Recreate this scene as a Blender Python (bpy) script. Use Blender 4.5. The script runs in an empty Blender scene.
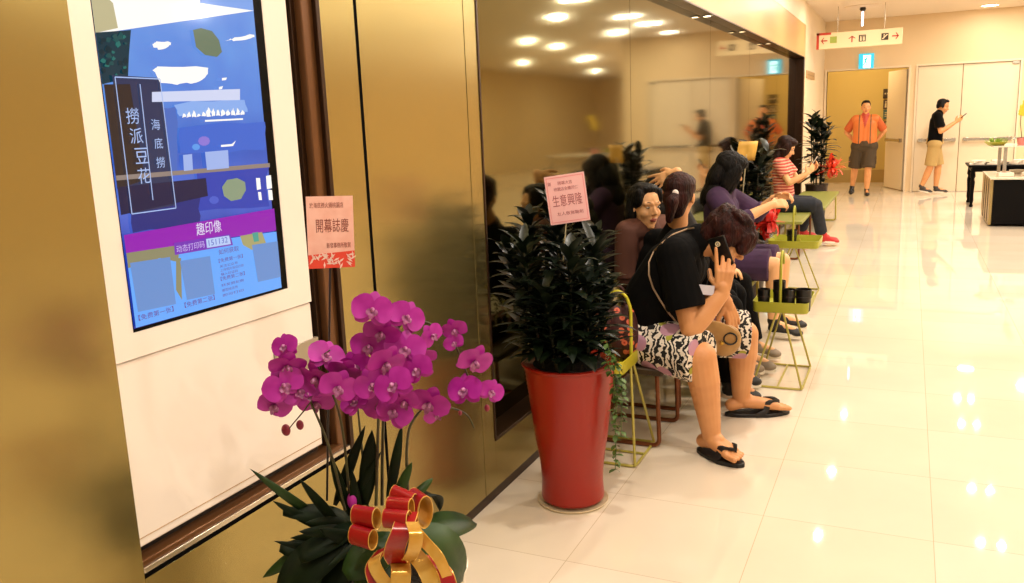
import bpy, bmesh, math, random
from mathutils import Vector, Matrix, Quaternion
from mathutils.bvhtree import BVHTree
V = Vector
PI = math.pi
S = bpy.context.scene
COL = S.collection
random.seed(7)

# ------------------------------------------------------------------ camera
H = 1.55
F_PX, YAW, PITCH, ROLL = 846.48, -0.439049, 0.195481, -0.040065
cy, sy, cp, sp, cr, sr = math.cos(YAW), math.sin(YAW), math.cos(PITCH), math.sin(PITCH), math.cos(ROLL), math.sin(ROLL)
FWD = V((sy * cp, cy * cp, -sp))
_r = V((cy, -sy, 0)); _u = _r.cross(FWD)
RGT = _r * cr + _u * sr
UPV = -_r * sr + _u * cr
CAM = V((0, 0, H))
cd = bpy.data.cameras.new('camera'); cam = bpy.data.objects.new('camera', cd); COL.objects.link(cam)
cd.sensor_fit = 'HORIZONTAL'; cd.sensor_width = 36; cd.lens = 36 * F_PX / 1024
cd.clip_start = 0.05; cd.clip_end = 200
m3 = Matrix((RGT, UPV, -FWD)).transposed()
cam.matrix_world = Matrix.Translation(CAM) @ m3.to_4x4()
S.camera = cam

# ------------------------------------------------------------------ world, exposure, lights
S.view_settings.view_transform = 'Standard'
S.view_settings.look = 'None'
S.view_settings.gamma = 1
S.view_settings.use_curve_mapping = False
S.view_settings.exposure = 0.36
wd = bpy.data.worlds.new('world'); S.world = wd; wd.use_nodes = True
bg = wd.node_tree.nodes['Background']
bg.inputs[0].default_value = (1.0, 0.88, 0.70, 1)
bg.inputs[1].default_value = 0.35
LAMP_W = 21.0                    # watts of one ceiling downlight
LAMP_COL = (1.0, 0.92, 0.80)

W = -1.5135                      # face of the left wall
CEIL = 3.2
END = 17.65                      # face of the end wall

def at(x, y, X=None, Y=None, Z=None):
    """the point seen at photo position (x, y) on the plane X=, Y= or Z="""
    d = RGT * ((x - 512) / F_PX) - UPV * ((y - 291.5) / F_PX) + FWD
    if X is not None: k = (X - CAM.x) / d.x
    elif Y is not None: k = (Y - CAM.y) / d.y
    else: k = (Z - CAM.z) / d.z
    return CAM + d * k

# ------------------------------------------------------------------ materials
def lin(h):
    h = h.lstrip('#')
    c = [int(h[i:i + 2], 16) / 255 for i in (0, 2, 4)]
    return tuple(x / 12.92 if x <= .04045 else ((x + .055) / 1.055) ** 2.4 for x in c) + (1,)
MATS = {}
def mat(name, col, rough=.5, metal=0., spec=.5, emit=None, es=0., coat=0., noise=None, nscale=30., bump=0., bscale=60., stretch=None):
    if name in MATS: return MATS[name]
    m = bpy.data.materials.new(name); m.use_nodes = True
    nt = m.node_tree; b = nt.nodes['Principled BSDF']
    c = lin(col) if isinstance(col, str) else tuple(col) + ((1,) if len(col) == 3 else ())
    b.inputs['Base Color'].default_value = c
    b.inputs['Roughness'].default_value = rough
    b.inputs['Metallic'].default_value = metal
    b.inputs['Specular IOR Level'].default_value = spec
    b.inputs['Coat Weight'].default_value = coat
    if emit:
        b.inputs['Emission Color'].default_value = lin(emit); b.inputs['Emission Strength'].default_value = es
    if noise or bump:
        tc = nt.nodes.new('ShaderNodeTexCoord'); mp = nt.nodes.new('ShaderNodeMapping')
        nt.links.new(tc.outputs['Object'], mp.inputs[0])
        if stretch: mp.inputs['Scale'].default_value = stretch
    if noise:
        n = nt.nodes.new('ShaderNodeTexNoise'); n.inputs['Scale'].default_value = nscale
        nt.links.new(mp.outputs[0], n.inputs['Vector'])
        rp = nt.nodes.new('ShaderNodeValToRGB'); rp.color_ramp.elements[0].position = .35; rp.color_ramp.elements[1].position = .68
        rp.color_ramp.elements[0].color = c; rp.color_ramp.elements[1].color = lin(noise)
        nt.links.new(n.outputs[0], rp.inputs[0]); nt.links.new(rp.outputs[0], b.inputs['Base Color'])
    if bump:
        n2 = nt.nodes.new('ShaderNodeTexNoise'); n2.inputs['Scale'].default_value = bscale
        nt.links.new(mp.outputs[0], n2.inputs['Vector'])
        bp = nt.nodes.new('ShaderNodeBump'); bp.inputs['Strength'].default_value = bump; bp.inputs['Distance'].default_value = .01
        nt.links.new(n2.outputs[0], bp.inputs['Height']); nt.links.new(bp.outputs[0], b.inputs['Normal'])
    MATS[name] = m
    return m

def mat_floor():
    m = mat('polished_tile', '#e9d3ab', rough=.025, spec=.5)
    nt = m.node_tree; b = nt.nodes['Principled BSDF']
    tc = nt.nodes.new('ShaderNodeTexCoord'); mp = nt.nodes.new('ShaderNodeMapping')
    nt.links.new(tc.outputs['Object'], mp.inputs[0])
    br = nt.nodes.new('ShaderNodeTexBrick')
    br.offset = 0; br.squash = 1
    mp.inputs['Location'].default_value = (.45, -.2, 0)
    br.inputs['Scale'].default_value = 1
    br.inputs['Brick Width'].default_value = .6; br.inputs['Row Height'].default_value = .6
    br.inputs['Mortar Size'].default_value = .0016; br.inputs['Mortar Smooth'].default_value = .3
    br.inputs['Color1'].default_value = lin('#efe1cd'); br.inputs['Color2'].default_value = lin('#ebdcc5')
    br.inputs['Mortar'].default_value = lin('#c9b596')
    nt.links.new(mp.outputs[0], br.inputs['Vector'])
    n = nt.nodes.new('ShaderNodeTexNoise'); n.inputs['Scale'].default_value = 1.6; n.inputs['Detail'].default_value = 6
    nt.links.new(tc.outputs['Object'], n.inputs['Vector'])
    mx = nt.nodes.new('ShaderNodeMixRGB'); mx.blend_type = 'MULTIPLY'; mx.inputs[0].default_value = .22
    nt.links.new(br.outputs[0], mx.inputs[1]); nt.links.new(n.outputs[0], mx.inputs[2])
    nt.links.new(mx.outputs[0], b.inputs['Base Color'])
    return m

def mat_brushed(name, col, rough, metal):
    m = mat(name, col, rough=rough, metal=metal, noise=None, bump=.04, bscale=40, stretch=(1, 60, 1))
    m.node_tree.nodes['Principled BSDF'].inputs['Anisotropic'].default_value = .3
    return m

def mat_floral():
    m = mat('floral_cotton', '#151313', rough=.8)
    nt = m.node_tree; b = nt.nodes['Principled BSDF']
    tc = nt.nodes.new('ShaderNodeTexCoord')
    def vor(scale, lo, hi, a, c, feat='F1', rnd=1):
        v = nt.nodes.new('ShaderNodeTexVoronoi'); v.inputs['Scale'].default_value = scale; v.feature = feat
        v.inputs['Randomness'].default_value = rnd
        nt.links.new(tc.outputs['Object'], v.inputs['Vector'])
        r = nt.nodes.new('ShaderNodeValToRGB'); r.color_ramp.interpolation = 'CONSTANT'
        r.color_ramp.elements[0].position = 0; r.color_ramp.elements[1].position = hi
        r.color_ramp.elements[0].color = (1, 1, 1, 1); r.color_ramp.elements[1].color = (0, 0, 0, 1)
        nt.links.new(v.outputs['Distance'], r.inputs[0])
        return r
    def mix(f, a, c):
        mx = nt.nodes.new('ShaderNodeMixRGB'); nt.links.new(f.outputs[0], mx.inputs[0])
        if isinstance(a, str): mx.inputs[1].default_value = lin(a)
        else: nt.links.new(a.outputs[0], mx.inputs[1])
        mx.inputs[2].default_value = lin(c)
        return mx
    wv = nt.nodes.new('ShaderNodeTexWave'); wv.inputs['Scale'].default_value = 11; wv.inputs['Distortion'].default_value = 12
    wv.inputs['Detail'].default_value = 3; wv.inputs['Detail Scale'].default_value = 2
    nt.links.new(tc.outputs['Object'], wv.inputs['Vector'])
    wr = nt.nodes.new('ShaderNodeValToRGB'); wr.color_ramp.interpolation = 'CONSTANT'
    wr.color_ramp.elements[1].position = .52; nt.links.new(wv.outputs[0], wr.inputs[0])
    base = mix(wr, '#12100f', '#e8dccb')
    g = mix(vor(11, 0, .22, 0, 0), base, '#a9a53f')
    p = mix(vor(6.5, 0, .30, 0, 0), g, '#c08fa4')
    nt.links.new(p.outputs[0], b.inputs['Base Color'])
    return m

def mat_stripe(name, c1, c2, scale, axis='Z'):
    m = mat(name, c1, rough=.8)
    nt = m.node_tree; b = nt.nodes['Principled BSDF']
    tc = nt.nodes.new('ShaderNodeTexCoord')
    wv = nt.nodes.new('ShaderNodeTexWave'); wv.bands_direction = axis; wv.inputs['Scale'].default_value = scale
    wv.inputs['Distortion'].default_value = .6
    nt.links.new(tc.outputs['Object'], wv.inputs['Vector'])
    r = nt.nodes.new('ShaderNodeValToRGB'); r.color_ramp.elements[0].position = .44; r.color_ramp.elements[1].position = .56
    r.color_ramp.elements[0].color = lin(c1); r.color_ramp.elements[1].color = lin(c2)
    nt.links.new(wv.outputs[0], r.inputs[0]); nt.links.new(r.outputs[0], b.inputs['Base Color'])
    return m

def mat_dots(name, c1, c2, c3, scale, t):
    m = mat(name, c1, rough=.6)
    nt = m.node_tree; b = nt.nodes['Principled BSDF']
    tc = nt.nodes.new('ShaderNodeTexCoord')
    v = nt.nodes.new('ShaderNodeTexVoronoi'); v.inputs['Scale'].default_value = scale; v.inputs['Randomness'].default_value = .55
    nt.links.new(tc.outputs['Object'], v.inputs['Vector'])
    r = nt.nodes.new('ShaderNodeValToRGB'); r.color_ramp.interpolation = 'CONSTANT'
    r.color_ramp.elements[0].color = lin(c3); r.color_ramp.elements[1].color = lin(c1); r.color_ramp.elements[1].position = t
    e = r.color_ramp.elements.new(t * .35); e.color = lin(c2)
    nt.links.new(v.outputs['Distance'], r.inputs[0]); nt.links.new(r.outputs[0], b.inputs['Base Color'])
    return m

# ------------------------------------------------------------------ mesh builder
class MB:
    def __init__(s): s.v = []; s.f = []; s.mi = []; s.cur = 0
    def add(s, vs, fs):
        o = len(s.v); s.v += [V(p) for p in vs]; s.f += [tuple(i + o for i in f) for f in fs]; s.mi += [s.cur] * len(fs)
        return s
    def box(s, lo, hi):
        x0, y0, z0 = lo; x1, y1, z1 = hi
        if x0 > x1: x0, x1 = x1, x0
        if y0 > y1: y0, y1 = y1, y0
        if z0 > z1: z0, z1 = z1, z0
        return s.add([(x0, y0, z0), (x1, y0, z0), (x1, y1, z0), (x0, y1, z0), (x0, y0, z1), (x1, y0, z1), (x1, y1, z1), (x0, y1, z1)],
                     [(3, 2, 1, 0), (4, 5, 6, 7), (0, 1, 5, 4), (1, 2, 6, 5), (2, 3, 7, 6), (3, 0, 4, 7)])
    def obox(s, c, ax, ay, az, hx, hy, hz):
        c = V(c); vs = []
        for k in (-1, 1):
            for i, j in ((-1, -1), (1, -1), (1, 1), (-1, 1)):
                vs.append(c + ax * (i * hx) + ay * (j * hy) + az * (k * hz))
        return s.add(vs, [(3, 2, 1, 0), (4, 5, 6, 7), (0, 1, 5, 4), (1, 2, 6, 5), (2, 3, 7, 6), (3, 0, 4, 7)])
    def rings(s, rings, caps=True):
        n = len(rings[0]); o = len(s.v)
        vs = [p for r in rings for p in r]; fs = []
        for i in range(len(rings) - 1):
            for j in range(n):
                a = i * n + j; b_ = i * n + (j + 1) % n
                fs.append((a, b_, b_ + n, a + n))
        if caps:
            fs.append(tuple(range(n - 1, -1, -1))); fs.append(tuple(range((len(rings) - 1) * n, len(rings) * n)))
        return s.add(vs, fs)
    @staticmethod
    def frame(d, hint=None):
        d = V(d).normalized()
        h = V(hint) if hint is not None else (V((0, 0, 1)) if abs(d.z) < .9 else V((1, 0, 0)))
        a = h.cross(d)
        if a.length < 1e-5: a = V((0, 1, 0)).cross(d)
        a.normalize(); return a, d.cross(a), d
    def cap(s, a, b, ra, rb=None, n=18, k=5):
        a = V(a); b = V(b); rb = ra if rb is None else rb
        if (b - a).length < 1e-6: b = a + V((0, 0, 1e-4))
        x, y, d = s.frame(b - a); R = []
        def ring(c, r): return [c + (x * math.cos(2 * PI * j / n) + y * math.sin(2 * PI * j / n)) * r for j in range(n)]
        for i in range(k): t = PI / 2 * (1 - (i + .35) / (k + .35)); R.append(ring(a - d * (ra * math.sin(t)), ra * math.cos(t)))
        R.append(ring(a, ra)); R.append(ring(b, rb))
        for i in range(k - 1, -1, -1): t = PI / 2 * (1 - (i + .35) / (k + .35)); R.append(ring(b + d * (rb * math.sin(t)), rb * math.cos(t)))
        return s.rings(R)
    def frust(s, a, b, ra, rb, n=16):
        a = V(a); b = V(b); x, y, d = s.frame(b - a)
        return s.rings([[c + (x * math.cos(2 * PI * j / n) + y * math.sin(2 * PI * j / n)) * r for j in range(n)] for c, r in ((a, ra), (b, rb))])
    def ell(s, c, r, ax=(1, 0, 0), ay=(0, 1, 0), az=(0, 0, 1), n=16, k=10):
        c = V(c); ax = V(ax); ay = V(ay); az = V(az)
        if isinstance(r, (int, float)): r = (r, r, r)
        R = []
        for i in range(k):
            t = PI * (i + .5) / k
            R.append([c + ax * (r[0] * math.sin(t) * math.cos(2 * PI * j / n)) + ay * (r[1] * math.sin(t) * math.sin(2 * PI * j / n)) - az * (r[2] * math.cos(t)) for j in range(n)])
        return s.rings(R)
    def tube(s, pts, r, n=8, closed=False):
        pts = [V(p) for p in pts]; N = len(pts); R = []
        px_ = None
        for i, p in enumerate(pts):
            if closed: d = pts[(i + 1) % N] - pts[i - 1]
            else: d = pts[min(i + 1, N - 1)] - pts[max(i - 1, 0)]
            d.normalize()
            if px_ is None: x, y, d = s.frame(d)
            else:
                x = px_ - d * px_.dot(d); x.normalize(); y = d.cross(x)
            px_ = x
            rr = r[i] if isinstance(r, (list, tuple)) else r
            R.append([p + (x * math.cos(2 * PI * j / n) + y * math.sin(2 * PI * j / n)) * rr for j in range(n)])
        if closed: R.append(R[0]); return s.rings(R, caps=False)
        return s.rings(R)
    def lathe(s, c, prof, n=32):
        c = V(c)
        return s.rings([[c + V((r * math.cos(2 * PI * j / n), r * math.sin(2 * PI * j / n), z)) for j in range(n)] for r, z in prof])
    def poly(s, pts): return s.add(pts, [tuple(range(len(pts)))])
    def prism(s, pts, off):
        off = V(off); n = len(pts); p = [V(q) for q in pts]
        nrm = (p[1] - p[0]).cross(p[2] - p[0])
        if nrm.dot(off) < 0: p.reverse()
        return s.add(p + [q + off for q in p], [tuple(range(n - 1, -1, -1)), tuple(range(n, 2 * n))] + [(i, (i + 1) % n, n + (i + 1) % n, n + i) for i in range(n)])
    def blade(s, base, d, up, L, wd, droop=0., n=7, fold=.15, wprof=None):
        """leaf: curved strip, base point, direction, up-side normal"""
        d = V(d).normalized(); up = V(up); up = (up - d * up.dot(d)).normalized(); side = d.cross(up)
        vs = []; p = V(base); step = L / n; fs = []
        for i in range(n + 1):
            t = i / n
            w_ = wd * ((wprof(t)) if wprof else (math.sin(PI * min(1, t * .92 + .08)) ** .75))
            vs += [p - side * w_ + up * (fold * w_), p.copy(), p + side * w_ + up * (fold * w_)]
            if i < n:
                a = -droop / n
                q = Quaternion(side, -a)   # bends away from up
                d = q @ d; up = q @ up; p = p + d * step
        for i in range(n):
            for j in (0, 1): a = i * 3 + j; fs.append((a, a + 1, a + 4, a + 3))
        return s.add(vs, fs)
    def build(s, name, m, parent=None, origin=None, smooth=True, bevel=0., solid=0., loc=None):
        me = bpy.data.meshes.new(name)
        o0 = V(origin) if origin is not None else (V(parent['base']) if parent is not None and 'base' in parent else V((0, 0, 0)))
        me.from_pydata([tuple(p - o0) for p in s.v], [], s.f); me.update()
        ms = m if isinstance(m, (list, tuple)) else [m]
        for q in ms: me.materials.append(q)
        for i, p in enumerate(me.polygons): p.material_index = s.mi[i]; p.use_smooth = smooth
        o = bpy.data.objects.new(name, me); COL.objects.link(o)
        if parent is not None:
            o.parent = parent
            if origin is not None and 'base' not in parent: o.location = o0
        elif origin is not None: o.location = o0
        if smooth and not bevel:
            me.set_sharp_from_angle(angle=math.radians(50))
        if bevel:
            b = o.modifiers.new('bevel', 'BEVEL'); b.width = bevel; b.segments = 2; b.limit_method = 'ANGLE'; b.angle_limit = math.radians(40)
            me.set_sharp_from_angle(angle=math.radians(50))
        if solid:
            q = o.modifiers.new('solid', 'SOLIDIFY'); q.thickness = solid; q.offset = 0
        return o
    def remesh(s, name, m, parent, voxel=.006, smooth=3, paint=None, disp=None):
        """fuse all the overlapping shapes into one continuous skin"""
        me = bpy.data.meshes.new('tmp'); me.from_pydata([tuple(p) for p in s.v], [], s.f); me.update()
        t = bpy.data.objects.new('tmp', me); COL.objects.link(t)
        q = t.modifiers.new('r', 'REMESH'); q.mode = 'VOXEL'; q.voxel_size = voxel
        if smooth:
            q = t.modifiers.new('s', 'SMOOTH'); q.factor = .5; q.iterations = smooth
        dg = bpy.context.evaluated_depsgraph_get()
        nm = bpy.data.meshes.new_from_object(t.evaluated_get(dg))
        bpy.data.objects.remove(t); bpy.data.meshes.remove(me)
        nm.name = name
        ms = m if isinstance(m, (list, tuple)) else [m]
        nm.materials.clear()
        for q in ms: nm.materials.append(q)
        if paint:
            for p in nm.polygons: p.material_index = paint(p.center)
        if disp:
            for vv in nm.vertices: vv.co = disp(vv.co)
        o0 = V(parent['base']) if parent is not None else V((0, 0, 0))
        nm.transform(Matrix.Translation(-o0))
        for p in nm.polygons: p.use_smooth = True
        o = bpy.data.objects.new(name, nm); COL.objects.link(o)
        if parent is not None: o.parent = parent
        return o

def thing(name, label, cat, loc, group=None):
    o = bpy.data.objects.new(name, None); COL.objects.link(o)
    o.empty_display_size = .1
    o.location = loc; o['base'] = tuple(loc)
    o['label'] = label; o['category'] = cat
    if group: o['group'] = group
    return o
def tag(o, label, cat, group=None):
    o['label'] = label; o['category'] = cat
    if group: o['group'] = group
    return o
def struct(o): o['kind'] = 'structure'; return o
def sbox(name, lo, hi, m, parent=None, bevel=0.):
    o = MB().box(lo, hi).build(name, m, parent, smooth=bool(bevel), bevel=bevel)
    if parent is None: struct(o)
    return o
def lerp(a, b, t): return V(a) + (V(b) - V(a)) * t

def text_verts(body, size):
    c = bpy.data.curves.new('t', 'FONT'); c.body = body; c.size = size; c.align_x = 'LEFT'; c.resolution_u = 2
    t = bpy.data.objects.new('t', c); COL.objects.link(t)
    dg = bpy.context.evaluated_depsgraph_get()
    me = bpy.data.meshes.new_from_object(t.evaluated_get(dg))
    vs = [v.co.copy() for v in me.vertices]; fs = [tuple(p.vertices) for p in me.polygons]
    bpy.data.objects.remove(t); bpy.data.curves.remove(c); bpy.data.meshes.remove(me)
    return vs, fs
def put_text(mb, body, o, xd, yd, w=None, h=None, size=None):
    """flat lettering on a plane: lower-left corner o, unit directions xd, yd, fitted to width w and height h"""
    vs, fs = text_verts(body, 1.0)
    if not vs: return
    x0 = min(v.x for v in vs); x1 = max(v.x for v in vs); y0 = min(v.y for v in vs); y1 = max(v.y for v in vs)
    sx = (w / (x1 - x0)) if w else None; sy_ = (h / (y1 - y0)) if h else None
    if sx is None: sx = sy_
    if sy_ is None: sy_ = sx
    mb.add([V(o) + V(xd) * ((v.x - x0) * sx) + V(yd) * ((v.y - y0) * sy_) for v in vs], fs)

# ------------------------------------------------------------------ shared materials
M_floor = mat_floor()
M_panel = mat_brushed('brushed_gold_panel', '#a8985f', .21, .85)
M_panel_edge = mat('dark_gap', '#030201', rough=.9, spec=.05)
M_brown = mat('dark_bronze_frame', '#3a2413', rough=.3, metal=.6)
M_brown2 = mat('brown_reveal', '#6b4627', rough=.3, metal=.5)
M_glass = mat('bronze_mirror_glass', '#7f7a51', rough=.06, metal=1.0)
M_cream = mat('cream_paint', '#e6cca2', rough=.6)
M_bulk = mat('beige_laminate', '#c99a5e', rough=.35)
M_white = mat('white_paint', '#e9d6b6', rough=.5)
M_ceil = mat('ceiling_paint', '#e9d8c2', rough=.7)
M_olive = mat('back_hall_paint', '#c9ac62', rough=.7)
M_steel = mat('steel', '#c9bfae', rough=.25, metal=.9)
M_lampface = mat('lamp_diffuser', '#ffffff', emit='#ffedd0', es=14)
M_lamptrim = mat('lamp_trim', '#f2ead8', rough=.4)
M_black = mat('black_plastic', '#0b0b0b', rough=.35)

# ================================================================== SETTING
sbox('floor', (-4.5, -5, -.12), (9, 36, 0), M_floor)
sbox('ceiling', (-4.5, -5, CEIL), (9, 36, CEIL + .1), M_ceil)
G = W - .10                        # face of the recessed glass
lw = bpy.data.objects.new('wall_left', None); COL.objects.link(lw); lw['kind'] = 'structure'
def wp(name, lo, hi, m, bevel=0.): return sbox(name, lo, hi, m, lw, bevel)
wp('backing', (W - .30, -5, 0), (W - .16, 14.25, CEIL), M_panel_edge)
PT = .03
wp('wall_panel', (W - PT, -5, .045), (W, 1.222, CEIL), M_panel, .001)
wp('wall_panel', (W - PT, 1.222, .045), (W, 2.03, .578), M_panel, .001)
wp('wall_panel', (W - PT, 1.222, 2.42), (W, 2.03, CEIL), M_panel, .001)
wp('wall_panel', (W - PT, 2.03, .045), (W, 2.199, CEIL), M_panel, .001)
wp('wall_panel', (W - PT, 2.211, .045), (W, 2.892, CEIL), M_panel, .001)
wp('wall_panel', (W - PT, 2.897, .045), (W, 3.0, CEIL), M_panel, .001)
wp('wall_panel', (W - PT, 3.0, .045), (W, 14.03, .258), M_panel, .001)
wp('wall_panel', (W - .16, 3.0, 2.372), (W, 14.25, 2.857), M_bulk, .001)
wp('wall_panel', (W - .16, 3.0, 2.860), (W, 14.25, CEIL), M_white, .001)
wp('wall_panel', (W - .16, 14.03, .045), (W, 14.25, 2.372), M_brown, .001)
wp('shadow_gap', (W - .028, 2.195, .045), (W + .0004, 2.211, CEIL), M_panel_edge)
bb = sbox('baseboard_left', (W - .03, -5, 0), (W - .004, 14.25, .045), M_brown)
# kiosk niche: reveal and ledge
YK0 = at(305, 240, X=W - .028).y
nb = bpy.data.objects.new('trim_1', None); COL.objects.link(nb); nb['kind'] = 'structure'
sbox('reveal', (W - .16, YK0 + .05, .60), (W - .012, 2.028, 2.40), M_brown2, nb, .004)
sbox('reveal_shadow_gap', (W - .16, YK0, .60), (W - .10, YK0 + .05, 2.40), M_panel_edge, nb)
sbox('reveal_back', (W - .16, YK0 + .032, .60), (W - .035, YK0 + .051, 2.40), M_brown, nb, .002)
sbox('reveal_edge', (W - .03, 2.012, .58), (W + .002, 2.030, 2.42), M_brown, nb, .002)
sbox('ledge', (W - .16, 1.222, .602), (W - .006, YK0 + .06, .618), M_brown2, nb, .003)
sbox('ledge_lip', (W - .05, 1.222, .590), (W + .001, 2.01, .604), M_steel, nb, .002)
sbox('ledge_base', (W - .03, 1.222, .578), (W, 2.03, .590), M_panel_edge, nb)
sbox('niche_top', (W - .16, 1.222, 2.38), (W - .006, 2.03, 2.42), M_brown2, nb)
# big dark glass front
wi = bpy.data.objects.new('window_1', None); COL.objects.link(wi); wi['kind'] = 'structure'
ys = [3.0, at(630, 35, X=G).y, at(710, 90, X=G).y, 9.75, 11.9, 14.03]
for a, b_ in zip(ys, ys[1:]):
    sbox('glass_pane', (G - .012, a + .003, .262), (G, b_ - .003, 2.368), M_glass, wi)
sbox('window_sill', (G - .02, 3.0, .248), (W + .004, 14.03, .262), M_brown, wi, .002)
sbox('window_head', (G - .02, 3.0, 2.366), (W + .006, 14.03, 2.38), M_brown, wi, .002)
sbox('window_frame', (G - .02, 2.995, .258), (W + .004, 3.008, 2.372), M_brown, wi, .002)
sbox('window_frame', (G - .02, 14.0, .258), (W + .012, 14.035, 2.38), M_brown, wi, .002)
# wall beyond the glass, end wall with openings
sbox('wall_far_left', (W - .16, 14.25, 0), (W - .01, END + .2, CEIL), M_white)
ew = bpy.data.objects.new('wall_end', None); COL.objects.link(ew); ew['kind'] = 'structure'
DL, DR, DT = -1.47, -.055, 2.285
D2L, D2R, D2T = .10, 1.72, 2.29
sbox('wall_block', (W - .01, END, 0), (DL, END + .15, CEIL), M_cream, ew)
sbox('wall_block', (DL, END, DT), (DR, END + .15, CEIL), M_cream, ew)
sbox('wall_block', (DR, END, 0), (D2L, END + .15, CEIL), M_cream, ew)
sbox('wall_block', (D2L, END, D2T), (D2R, END + .15, CEIL), M_cream, ew)
sbox('wall_block', (D2R, END, 0), (2.3, END + .15, CEIL), M_cream, ew)
d1 = bpy.data.objects.new('door_1', None); COL.objects.link(d1); d1['kind'] = 'structure'
for lo, hi in (((DL - .035, END - .02, 0), (DL, END + .16, DT + .035)), ((DR, END - .02, 0), (DR + .035, END + .16, DT + .035)), ((DL, END - .02, DT), (DR, END + .16, DT + .035))):
    sbox('door_frame', lo, hi, M_white, d1, .003)
# open leaf of door_1
hin = V((DR - .01, END + .12, 0)); far = V((-.36, 18.62, 0)); ld = (far - hin).normalized(); ln = V((-ld.y, ld.x, 0))
lf = MB().obox(hin + ld * .51 + V((0, 0, 1.14)), ld, ln, V((0, 0, 1)), .5, .02, 1.12).build('door_leaf', M_white, d1, smooth=False)
pb = MB(); pb.obox(hin + ld * .5 + ln * .06 + V((0, 0, .95)), ld, ln, V((0, 0, 1)), .42, .015, .025)
for q in (.12, .88): pb.obox(hin + ld * q + ln * .035 + V((0, 0, .95)), ld, ln, V((0, 0, 1)), .03, .03, .035)
pb.build('panic_bar', M_steel, d1, smooth=False)
# closed pair of doors
d2 = bpy.data.objects.new('door_2', None); COL.objects.link(d2); d2['kind'] = 'structure'
for lo, hi in (((D2L - .035, END - .02, 0), (D2L, END + .15, D2T + .035)), ((D2R, END - .02, 0), (D2R + .035, END + .15, D2T + .035)), ((D2L, END - .02, D2T), (D2R, END + .15, D2T + .035))):
    sbox('door_frame', lo, hi, M_white, d2, .003)
mid = .835
for a, b_ in ((D2L + .004, mid - .006), (mid + .006, D2R - .004)):
    sbox('door_leaf', (a, END + .02, .006), (b_, END + .06, D2T - .004), M_white, d2, .002)
    q = MB().box((a + .05, END - .05, .925), (b_ - .05, END - .025, .975))
    for c in (a + .09, b_ - .09): q.box((c - .035, END - .045, .915), (c + .035, END + .02, .985))
    q.build('panic_bar', M_steel, d2, bevel=.004)
sbox('door_closer', (D2R - .12, END - .01, D2T - .05), (D2R - .02, END + .02, D2T - .005), M_steel, d2)
sbox('meeting_edge', (mid - .008, END + .03, 0), (mid + .008, END + .05, D2T), mat('gap_brown', '#7c5d33', rough=.7), d2)
# hall behind door_1
sbox('wall_back_hall', (-2.2, 20.0, 0), (.6, 20.1, CEIL), M_olive)
sbox('wall_hall_left', (-2.3, END + .15, 0), (-2.2, 20.1, CEIL), M_olive)
sbox('wall_hall_right', (-.045, END + .15, 0), (.06, 20.1, CEIL), M_olive)
sbox('baseboard_back', (-2.2, 19.975, 0), (-.05, 20.0, .27), mat('tan_base', '#a98a4c', rough=.5))
# the sales floor to the right and the rest of the shell (seen in the glass)
sbox('wall_right', (8.6, -5, 0), (8.8, 36, CEIL), M_cream)
sbox('wall_far', (2.3, 34, 0), (9, 34.2, CEIL), M_cream)
sbox('wall_shop_side', (2.15, END + .15, 0), (2.3, 34, CEIL), M_cream)

# ------------------------------------------------------------------ ceiling lights
def downlight(x, y, r, label=None, power=LAMP_W, z=CEIL, group='recessed downlights in the corridor ceiling'):
    t = thing('downlight', label or 'round recessed downlight in the cream ceiling outside the picture, some inferred and some added', 'ceiling light', (x, y, z), None if label else group)
    MB().lathe((x, y, z), [(r + .02, .0), (r + .02, -.008), (r, -.012), (r, -.001)], 24).build('trim_ring', M_lamptrim, t)
    MB().lathe((x, y, z), [(r, -.001), (r, -.006), (.001, -.006)], 24).build('lamp_face', M_lampface, t)
    L = bpy.data.lights.new('lamp', 'AREA'); L.shape = 'DISK'; L.size = r * 2; L.energy = power; L.color = LAMP_COL
    lo = bpy.data.objects.new('lamp', L); COL.objects.link(lo); lo.location = (x, y, z - .014)
    return t
for y in (.6, 2.8, 5.0, 7.2, 9.5, 11.4, 13.8): downlight(-.73, y, .036)
for y in (.4, 2.8, 5.2, 7.5, 9.93, 11.44, 13.89, 15.18):
    for dx in (-.10, .10): downlight(1.03 + dx, y, .036, power=LAMP_W * .6)
p = at(990, 5, Z=CEIL)
downlight(p.x, p.y, .13, 'bright round downlight in the ceiling above the closed double doors', power=LAMP_W * .22)
for x, y in ((1.95, 8.5), (1.95, 13.1), (1.95, 16.2), (3.9, 6), (3.9, 11), (3.9, 16.4), (3.9, 18.0), (4.6, 22), (4.9, 22.4), (2.85, 20), (2.85, 22.8), (5.1, 30.4), (5.6, 9), (5.6, 2), (3.9, 1), (4.2, 26), (6.5, 22), (6.5, 28), (3.4, 31), (6.5, 16), (3.4, 25)):  # last ones in the list added, unseen, to brighten the shop in the glass
    downlight(x, y, .065, power=LAMP_W * 1.6)
L = bpy.data.lights.new('hall_lamp', 'AREA'); L.shape = 'RECTANGLE'; L.size = 1.0; L.size_y = .3; L.energy = 34; L.color = (1, .82, .5)
lo = bpy.data.objects.new('hall_lamp', L); COL.objects.link(lo); lo.location = (-.95, 18.7, CEIL - .02)

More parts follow.
